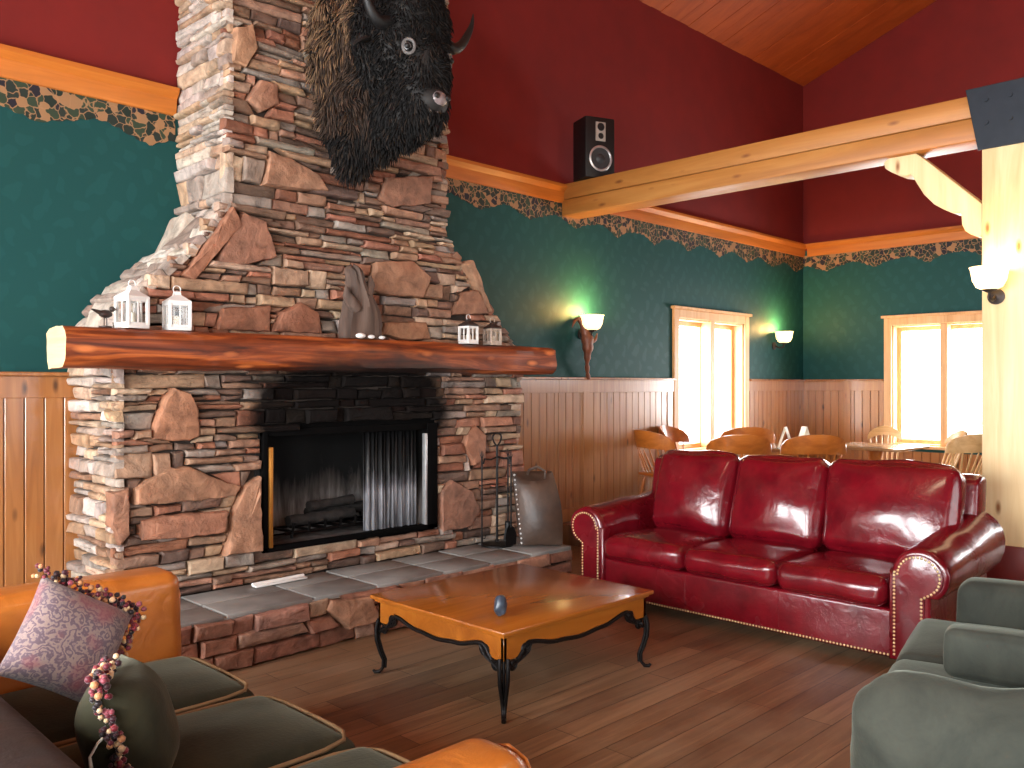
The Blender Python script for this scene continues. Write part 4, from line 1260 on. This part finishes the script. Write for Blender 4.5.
for i in range(3):
    yc = yr + cwid * (i + .5)
    b = MB(); b.cushion(.70, cwid - .006, .165, .065, (.012, .0, .035), 12, (.315, yc, .425), .010, i * 3.1 + 1, 6); b.build('seat_cushion', M['red_leather'], sofa, None, 180)
    w_ = cwid + (.02 if i == 1 else 0) + (.17 if i == 0 else 0)
    b = MB(); Mx = Matrix.Translation((.70, yc + (-.085 if i == 0 else 0), .785 + (.01 if i == 0 else 0))) @ Matrix.Rotation(radians(17), 4, 'Y')
    b.cushion(.21, w_ - .008, .62, .085, (.075, 0, .02), 12, (0, 0, 0), .016, i * 5.3 + 2, 5, M=Mx); b.build('back_cushion', M['red_leather'], sofa, None, 180)

# ------------------------------------------------------------------ coffee table
ct = thing('coffee_table', 'square amber wood coffee table with scrolled black iron legs', 'coffee table', (3.45, 3.415, 0))
TX, TY = .60, .53
b = MB(); b.box(-TX, TX, -TY, TY, .415, .438, 0, .008, 2); b.box(-TX + .02, TX - .02, -TY + .02, TY - .02, .400, .416, 0, .005); b.build('tabletop', M['table_wood'], ct, None, 30)
def apron_poly(h):
    top = .402; P = []
    n = 48
    for i in range(n + 1):
        t = i / n * 2 - 1; a = abs(t)
        if a > .86: z = .285
        elif a > .70: z = .285 + (.355 - .285) * (.5 - .5 * cos(pi * (.86 - a) / .16))
        elif a > .30: z = .355 - (.355 - .318) * (.5 - .5 * cos(pi * (.70 - a) / .40))
        else: z = .318 + .012 * (.5 + .5 * cos(pi * a / .30)) * -1
        P.append((t * h, z))
    return [(-h, top)] + P + [(h, top)]
for (h, fn) in ((TX - .035, lambda s: (lambda a, c, q: (a, s * (TY - .035 - q), c))), (TY - .035, lambda s: (lambda a, c, q: (s * (TX - .035 - q), a, c)))):
    for s in (-1, 1):
        ap = MB(); ap.prism(apron_poly(h), fn(s), 0, .022, 0, .003, 1); ao = ap.build('apron', M['table_wood'], ct, None, 40)
        rl = MB(); P = [p for p in apron_poly(h)[1:-1] if abs(p[0]) < h * .86]
        pts = [V(fn(s)(a, c - .012, .002)) for a, c in P]
        rl.tube(pts, .0105, 8)
        # scrolls at the ends of the rail
        for sg in (-1, 1):
            for (aa, zz, r0, fl) in ((h * .74, .322, .034, 1), (h * .885, .262, .028, -1)):
                sp_ = []
                for i in range(26):
                    t = i / 25; an = fl * (t * 2.6 * pi) + (pi if fl > 0 else 0)
                    r_ = r0 * (1 - .75 * t)
                    sp_.append(V(fn(s)(sg * (aa + r_ * cos(an)), zz + r_ * sin(an), .002)))
                rl.tube(sp_, .0085, 6)
            rl.tube([V(fn(s)(sg * h * .66, .338, .002)), V(fn(s)(sg * h * .74, .288, .002)), V(fn(s)(sg * h * .86, .262, .002)), V(fn(s)(sg * h * .97, .235, .002))], .009, 6)
        rl.build('iron_rail', M['iron'], ct, None, 60)
for sx in (-1, 1):
    for sy in (-1, 1):
        lg = MB()
        d = V((sx, sy, 0)).normalized(); cr = V((TX - .05, TY - .05, 0)); cr = V((sx * cr.x, sy * cr.y, 0)); sd = V((-d.y, d.x, 0))
        prof = [(.02, .30), (.03, .25), (.028, .19), (.012, .13), (-.008, .08), (-.005, .035), (.015, .012), (.04, .010), (.05, .022)]
        for o_ in (-1, 1):
            pts = []
            for i, (out, z) in enumerate(prof):
                spread = .020 * (1 if z > .2 else max(.15, z / .2))
                pts.append(cr + d * out + sd * spread * o_ + V((0, 0, z)))
            lg.tube(pts, [.010, .0105, .0105, .010, .0095, .0095, .010, .009, .006], 9)
        pts = [cr + d * (o2 - .012) + V((0, 0, z)) for o2, z in prof[:6]]
        lg.tube(pts, .008, 8)
        lg.box(-.016, .016, -.016, .016, .27, .40, 0, .004, M=Matrix.Translation(cr * .985))
        lg.build('leg', M['iron'], ct, None, 60)
og = MB(); vs = []
og.ball((0, 0, .05), .05, 0, 3, None, (.75, .62, 1.05))
og.v = [tuple(V(p) + noise.noise_vector(V(p) * 28) * .010) for p in og.v]
M['bluestone'] = plain('blue_grey_stone', rgb(58, 70, 84), .35, var=.4, scale=20, bump=.3)
o = og.build('stone_ornament', M['bluestone'], None, (3.02, 3.09, .4525), 60); o.rotation_euler = (0, .35, .4); tag(o, 'small dark blue-grey stone ornament on the amber coffee table', 'ornament')

# ------------------------------------------------------------------ tan leather sofa at the left (faces +x)
ls = thing('sofa', 'tan leather sofa with olive velvet seat cushions along the left side', 'sofa', (.6, 2.6, 0))
ls_o = V((.6, 2.6, 0))
def L(x, y, z): return V((x, y, z)) - ls_o
b = MB(); b.box(.55 - .6, 1.58 - .6, 1.55 - 2.6, 3.85 - 2.6, .06, .30, 0, .02, 3); b.build('base_frame', M['tan_leather'], ls, None, 35)
b = MB(); b.cushion(.24, 2.36, .58, .07, (.0, 0, .0), 10, L(.60, 2.65, .47), .004, 3, 4); b.build('back_frame', M['shaded_leather'], ls, None, 180)  # sofa back, its shade painted in as a darker leather
for (y0, y1, x1, zt) in ((3.62, 3.86, 1.645, .80), (1.50, 1.76, 1.64, .662)):
    b = MB(); b.cushion(x1 - .52, y1 - y0, zt - .06, .06 if y0 > 3 else .095, (.012, .02, .012), 12, L((x1 + .52) / 2, (y0 + y1) / 2, (zt + .06) / 2), .006, y0, 4); ao = b.build('arm', M['tan_leather'], ls, None, 180)
    w = MB(); xx = x1 - .004; w.tube([L(xx, y0 + .05, .08), L(xx, y0 + .035, zt - .10), L(xx - .005, y0 + .07, zt - .04), L(xx - .006, (y0 + y1) / 2, zt - .022), L(xx - .005, y1 - .07, zt - .04), L(xx, y1 - .035, zt - .10), L(xx, y1 - .05, .08)], .006, 8); w.build('welt', M['tan_leather'], ao, None, 180)
ys = [(2.975, 3.615), (2.325, 2.965), (1.71, 2.315)]
for i, (y0, y1) in enumerate(ys):
    b = MB(); b.cushion(.93, y1 - y0 - .006, .19, .075, (.01, .0, .035), 14, L(1.20, (y0 + y1) / 2, .365), .006, i * 4 + 7, 4); co = b.build('seat_cushion', M['green_velvet'], ls, None, 180)
    w = MB()
    pts = []
    hx, hy = .93 / 2 - .012, (y1 - y0) / 2 - .016
    cx_, cy_ = 1.20, (y0 + y1) / 2
    for k in range(41):
        a = 2 * pi * k / 40; p_ = 7.0
        rr = (abs(cos(a)) ** p_ + abs(sin(a)) ** p_) ** (-1 / p_)
        pts.append(L(cx_ + hx * rr * cos(a), cy_ + hy * rr * sin(a), .447))
    w.tube(pts, .008, 8); w.build('welt', M['welt'], co, None, 180)

def pillow(s, thick, n=22, pinch=.10, seed=0, rough=.006):
    mb = MB(); vs = []; fs = []
    for side in (1, -1):
        for j in range(n + 1):
            for i in range(n + 1):
                u = i / n * 2 - 1; v = j / n * 2 - 1
                x = u * s / 2 * (1 - pinch * (1 - abs(v)) * .0 - pinch * (1 - v * v) * abs(u) ** 6 * .6)
                y = v * s / 2 * (1 - pinch * (1 - u * u) * abs(v) ** 6 * .6)
                h = thick / 2 * ((1 - abs(u) ** 3.2) * (1 - abs(v) ** 3.2)) ** .62
                z = side * h + rough * (noise.noise(V((x * 9 + seed, y * 9, side * 2))) if abs(u) < .98 and abs(v) < .98 else 0)
                vs.append((x, y, z))
    N = (n + 1) ** 2
    for j in range(n):
        for i in range(n):
            a = j * (n + 1) + i; fs.append([a, a + 1, a + n + 2, a + n + 1]); fs.append([N + a, N + a + n + 1, N + a + n + 2, N + a + 1])
    mb.add(vs, fs)
    bm = bmesh.new(); bv = [bm.verts.new(v) for v in mb.v]
    for q in mb.f: bm.faces.new([bv[i] for i in q])
    bmesh.ops.remove_doubles(bm, verts=bm.verts, dist=1e-4)
    out = MB(); out.bm(bm); return out
FR = [rgb(92, 20, 34), rgb(120, 34, 44), rgb(52, 16, 26), rgb(176, 120, 78), rgb(202, 168, 128), rgb(30, 18, 22), rgb(128, 56, 66)]
def fringe(s, sides, rnd, r=.012, spread=.022, step=.011):
    mb = MB()
    for (a, b_) in sides:
        a, b_ = V(a) * s / 2, V(b_) * s / 2
        n = int((b_ - a).length / step)
        for i in range(n + 1):
            p = a.lerp(b_, i / n)
            out = V((p.x, p.y, 0)).normalized() * .012
            for _ in range(3):
                q = p + out + V((rnd.uniform(-spread, spread) * .8, rnd.uniform(-spread, spread) * .8, rnd.uniform(-spread, spread)))
                mb.ball(q, r * rnd.uniform(.6, 1.15), 0, 1, vary(rnd.choice(FR), rnd, .2))
    return mb
rp = random.Random(8)
p1 = thing('throw_pillow', 'mauve paisley throw pillow with beaded fringe against the tan sofa arm', 'pillow', (0, 0, 0))
p1.matrix_world = frame((1.0, 3.06, .75), (.12, -.93, .36), radians(-34))
pillow(.34, .18, seed=2).build('pillow_body', M['paisley'], p1, None, 180)
fringe(.34, [((-1, 1, 0), (1, 1, 0)), ((1, 1, 0), (1, -1, 0))], rp, .0105, .026, .008).build('beaded_fringe', M['fringe'], p1, None, 180)
p2 = thing('throw_pillow', 'dark green throw pillow with beaded edge, in front of paisley pillow', 'pillow', (0, 0, 0))
p2.matrix_world = frame((1.0, 2.56, .60), (.84, -.46, .28), radians(-4))
pillow(.37, .24, seed=5).build('pillow_body', M['green_velvet'], p2, None, 180)
fringe(.37, [((-1, -1, 0), (-1, 1, 0)), ((-1, 1, 0), (.2, 1, 0))], rp, .0105, .022, .008).build('beaded_fringe', M['fringe'], p2, None, 180)
tc = MB(); tc.tube([(-.185, .06, .0), (-.185, .04, -.04), (-.18, .01, -.07), (-.185, -.03, -.075)], [.004, .004, .004, .006], 6); tc.build('tassel_cord', M['cream'], p2, None, 180)

# ------------------------------------------------------------------ sage velvet loveseat at the right (faces the fireplace)
lv = thing('loveseat', 'sage green velvet loveseat with rounded arms at the lower right', 'loveseat', (3.75, 1.44, 0), radians(12))
b = MB(); b.box(-.98, .98, -1.0, -.06, .05, .30, 0, .02, 3); b.build('base_frame', M['sage_velvet'], lv, None, 35)
b = MB(); b.cushion(1.95, .24, .62, .09, (.0, .02, .02), 12, (0, -.93, .52), .006, 4, 4); b.build('back_frame', M['sage_velvet'], lv, None, 180)
for i, (x0, x1) in enumerate(((-.78, -.01), (.01, .735))):
    b = MB(); b.cushion(x1 - x0, .88, .17, .06, (.0, .01, .025), 12, ((x0 + x1) / 2, -.44, .375), .006, 9 + i, 4); b.build('seat_cushion', M['sage_velvet'], lv, None, 180)
# rounded near arm with soft padded front, boxier far arm
b = MB(); b.cushion(.30, .98, .60, .145, (.02, .03, .02), 14, (-.93, -.53, .36), .026, 2, 6); b.build('arm', M['sage_velvet'], lv, None, 180)
b = MB(); b.cushion(.22, .84, .60, .07, (.01, .02, .01), 12, (.85, -.59, .345), .006, 6, 4); b.build('arm', M['sage_velvet'], lv, None, 180)
for x in (-.9, .9):
    for y in (-.95, -.12):
        b = MB(); b.lathe([(.025, 0), (.032, .05)], 12, c=(x, y, 0)); b.build('foot', M['black'], lv, None, 50)
bp = thing('seat_bolster', 'square sage green cushion sitting upright on the loveseat seat', 'cushion', (0, 0, 0))
bp.matrix_world = Matrix.Translation((3.75, 1.44, 0)) @ Matrix.Rotation(radians(12), 4, 'Z') @ Matrix.Translation((-.29, -.46, .592))
b = MB(); b.cushion(.14, .46, .185, .035, (.012, .008, .006), 10, (0, 0, 0), .004, 11, 4); b.build('cushion_body', M['sage_velvet'], bp, None, 180)

# ------------------------------------------------------------------ dining chairs and tables
def make_chair(width, wood_m, arch):
    t = thing('dining_chair', '', 'chair', (0, 0, 0), 0, 'dining chairs behind the red sofa')
    w = width / 2
    b = MB(); b.prism([(-w * .82, -.21), (w * .82, -.21), (w * .95, .02), (w * .9, .2), (w * .5, .235), (-w * .5, .235), (-w * .9, .2), (-w * .95, .02)], lambda a, c, q: (a, c, q), .43, .465, 0, .012, 2); b.build('seat', wood_m, t, None, 35)
    for sx in (-1, 1):
        for sy in (-1, 1):
            lg = MB(); a = V((sx * w * .66, sy * .15, .435)); e = V((sx * w * .9, sy * .21, 0))
            lg.tube([a.lerp(e, k / 8) for k in range(9)], [.015, .018, .022, .016, .022, .022, .018, .016, .013], 10); lg.build('leg', wood_m, t, None, 60)
    b = MB(); b.tube([(-w * .78, -.18, .17), (w * .78, -.18, .17)], .011, 8); b.tube([(-w * .78, .18, .17), (w * .78, .18, .17)], .011, 8); b.build('stretcher', wood_m, t, None, 60)
    n = 7 if not arch else 6
    def crest_at(u, z):
        # curved back plane, y negative is the back
        return V((u * w * (1.0 if not arch else .92), -.20 - .07 * (1 - u * u) - (z - .45) * .22 + (.10 * u * u if not arch else 0), z))
    for i in range(n):
        u = -0.86 + 1.72 * i / (n - 1)
        top = .74 if not arch else .80 - .05 * u * u
        s0 = V((u * w * .72, -.19 + .02 * u * u, .455)); s1 = crest_at(u, top)
        s_ = MB(); s_.tube([s0.lerp(s1, k / 5) for k in range(6)], [.008, .011, .012, .010, .008, .007], 8); s_.build('spindle', wood_m, t, None, 60)
    cr = MB(); vs = []; fs = []; nn = 20
    for i in range(nn + 1):
        u = i / nn * 2 - 1
        zt = (.93 - .085 * abs(u) ** 2.6) if not arch else (.90 - .10 * u * u)
        zb = (.745 - .015 * abs(u)) if not arch else (.79 - .06 * u * u)
        if abs(u) > .96: zt = zb + (zt - zb) * .7
        for (z, off) in ((zb, -.014), (zb, .014), ((zb + zt) / 2, .018), (zt, .012), (zt, -.012), ((zb + zt) / 2, -.018)):
            p = crest_at(u, z); vs.append((p.x, p.y + off, p.z))
    for i in range(nn):
        for k in range(6):
            j = (k + 1) % 6; fs.append([i * 6 + k, i * 6 + j, i * 6 + 6 + j, i * 6 + 6 + k])
    fs.append(list(range(6))[::-1]); fs.append([nn * 6 + k for k in range(6)])
    cr.add(vs, fs); cr.build('crest_rail', wood_m, t, None, 45)
    return t
def face(dx, dy): return atan2(dy, dx) - pi / 2      # chair's +y (front) looks along (dx,dy)
cap = make_chair(.62, M['chair_wood'], False)
cap.location = (7.62, 4.46, PZ); cap.rotation_euler = (0, 0, face(.75, .66)); cap['label'] = 'broad-backed honey oak chair behind the first red back cushion'
dup(cap, (8.13, 3.95, PZ), face(.75, .66), 'broad-backed honey oak chair behind the middle red back cushion')
dup(cap, (9.05, 5.18, PZ), face(.75, .66), 'broad-backed oak chair by the long-wall window, half hidden by another')
dup(cap, (7.72, 5.32, PZ), face(.95, -.3), 'oak chair seen edge-on by the pine wainscot, left of the window')
dup(cap, (8.38, 5.46, PZ), face(.2, -.98), 'oak chair backlit in front of the long-wall window')
arc = make_chair(.42, M['pale_wood'], True)
arc.location = (10.45, 4.12, PZ); arc.rotation_euler = (0, 0, face(-.9, -.35)); arc['label'] = 'pale arch-backed chair behind the bare dining table'
dup(arc, (10.05, 3.46, PZ), face(-.55, .55), 'pale arch-backed chair turned sideways before the bright far window')
pc = make_chair(.46, M['pale_wood'], False)
pc.location = (9.34, 2.98, PZ); pc.rotation_euler = (0, 0, face(.55, .8)); pc['label'] = 'pale oak chair with flat crest rail next to the wooden post'

def dining_table(loc, lab):
    t = thing('dining_table', lab, 'table', loc, 0, 'dining tables')
    b = MB(); b.box(-.42, .42, -.42, .42, .715, .745, 0, .012, 3); b.build('tabletop', M['pale_table'], t, None, 30)
    b = MB(); b.lathe([(.05, .03), (.045, .1), (.06, .2), (.04, .35), (.055, .55), (.09, .70), (.09, .716)], 18); b.build('pedestal', M['chair_wood'], t, None, 50)
    for k in range(4):
        a = pi / 4 + k * pi / 2
        f_ = MB(); f_.tube([(.04 * cos(a), .04 * sin(a), .16), (.2 * cos(a), .2 * sin(a), .10), (.36 * cos(a), .36 * sin(a), .022)], [.03, .028, .02], 8); f_.build('foot', M['chair_wood'], t, None, 60)
    return t
M['pale_table'] = wood('pale_table_top', rgb(150, 108, 70), rgb(176, 134, 92), rgb(196, 156, 112), axis=0, grain=8, rough=.18, coat=.5, knots=False)
dining_table((9.42, 3.82, PZ), 'pale dining table reflecting the far window light')
dining_table((8.56, 4.36, PZ), 'dining table behind the broad oak chairs, carrying two folded cards')
def menu(loc, rot, lab):
    m_ = MB(); 
    m_.prism([(-.075, 0), (-.071, 0), (0, .21), (.071, 0), (.075, 0), (.002, .218), (-.002, .218)], lambda a, c, q: (a, q, c), -.055, .055, 0)
    o = m_.build('menu_card', M['cream'], None, loc, None); o.rotation_euler = (0, 0, rot); tag(o, lab, 'card', 'folded cards on the dining table')
menu((8.64, 4.24, PZ + .746), radians(-35), 'folded cream card on the dining table, nearer the far window')
menu((8.42, 4.34, PZ + .746), radians(-75), 'folded cream card on the dining table, nearer the fireplace')

# ------------------------------------------------------------------ camera
cd = bpy.data.cameras.new('camera'); cam = bpy.data.objects.new('camera', cd); COL.objects.link(cam)
cd.sensor_fit = 'HORIZONTAL'; cd.sensor_width = 36; cd.lens = 866 / 1024 * 36
cd.shift_y = 1.0 / 1024; cd.clip_start = .05
cam.location = (0, 0, 1.6); cam.rotation_euler = (radians(90), 0, radians(44.8 - 90))
scene.camera = cam

# ------------------------------------------------------------------ light
w = bpy.data.worlds.new('sky'); scene.world = w; w.use_nodes = True
bg = w.node_tree.nodes['Background']; bg.inputs[0].default_value = (.93, .97, 1, 1); bg.inputs[1].default_value = 4.0
def area(name, loc, direction, sx, sy, power, col):
    ld = bpy.data.lights.new(name, 'AREA'); ld.shape = 'RECTANGLE'; ld.size = sx; ld.size_y = sy; ld.energy = power; ld.color = col
    o = bpy.data.objects.new(name, ld); COL.objects.link(o); o.location = loc
    o.rotation_euler = frame((0, 0, 0), -V(direction)).to_euler()
    return o
DAY = (.95, .98, 1.0)
for op in W_LEFT: area('daylight', (XL - .28, (op[0] + op[1]) / 2, (op[2] + op[3]) / 2), (1, 0, 0), op[1] - op[0], op[3] - op[2], 640, DAY)
for op in W_FRONT: area('daylight', ((op[0] + op[1]) / 2, YN - .28, (op[2] + op[3]) / 2), (0, 1, 0), op[1] - op[0], op[3] - op[2], 40, DAY)
area('daylight', ((W_BACK[0] + W_BACK[1]) / 2, YW + .28, 1.6), (0, -1, 0), 1.5, 1.6, 140, DAY)
area('daylight', (XF + .28, 3.93, 1.6), (-1, 0, 0), 1.3, 1.6, 260, DAY)
area('daylight', (XF + .28, -.05, 1.6), (-1, 0, 0), 3.0, 1.6, 150, DAY)
def point(name, loc, power, col, r=.05):
    ld = bpy.data.lights.new(name, 'POINT'); ld.energy = power; ld.color = col; ld.shadow_soft_size = r
    o = bpy.data.objects.new(name, ld); COL.objects.link(o); o.location = loc
WARM = (1, .56, .17)
point('lamp_bulb', (6.92, YW - .153, 2.345), 50, WARM, .04)
point('lamp_bulb', (11.03, YW - .153, 2.355), 50, WARM, .04)
point('lamp_bulb', (BX0 - .17, 1.84, 2.425), 25, WARM, .04)
# warm ceiling lamps of the room, outside the photograph's frame
point('ceiling_lamp', (2.2, 1.6, 4.3), 36, (1, .78, .52), .2)
point('ceiling_lamp', (5.2, .2, 4.3), 30, (1, .78, .52), .2)
point('ceiling_lamp', (9.3, 1.2, 4.6), 22, (1, .72, .42), .2)

vs_ = scene.view_settings
scene.display_settings.display_device = 'sRGB'
vs_.view_transform = 'Standard'; vs_.look = 'None'; vs_.gamma = 1.0; vs_.use_curve_mapping = False; vs_.exposure = -0.1
scene.cycles.use_denoising = True
scene.cycles.max_bounces = 8; scene.cycles.diffuse_bounces = 4; scene.cycles.transparent_max_bounces = 12
scene.cycles.sample_clamp_indirect = 8.0
scene.cycles.caustics_reflective = False; scene.cycles.caustics_refractive = False
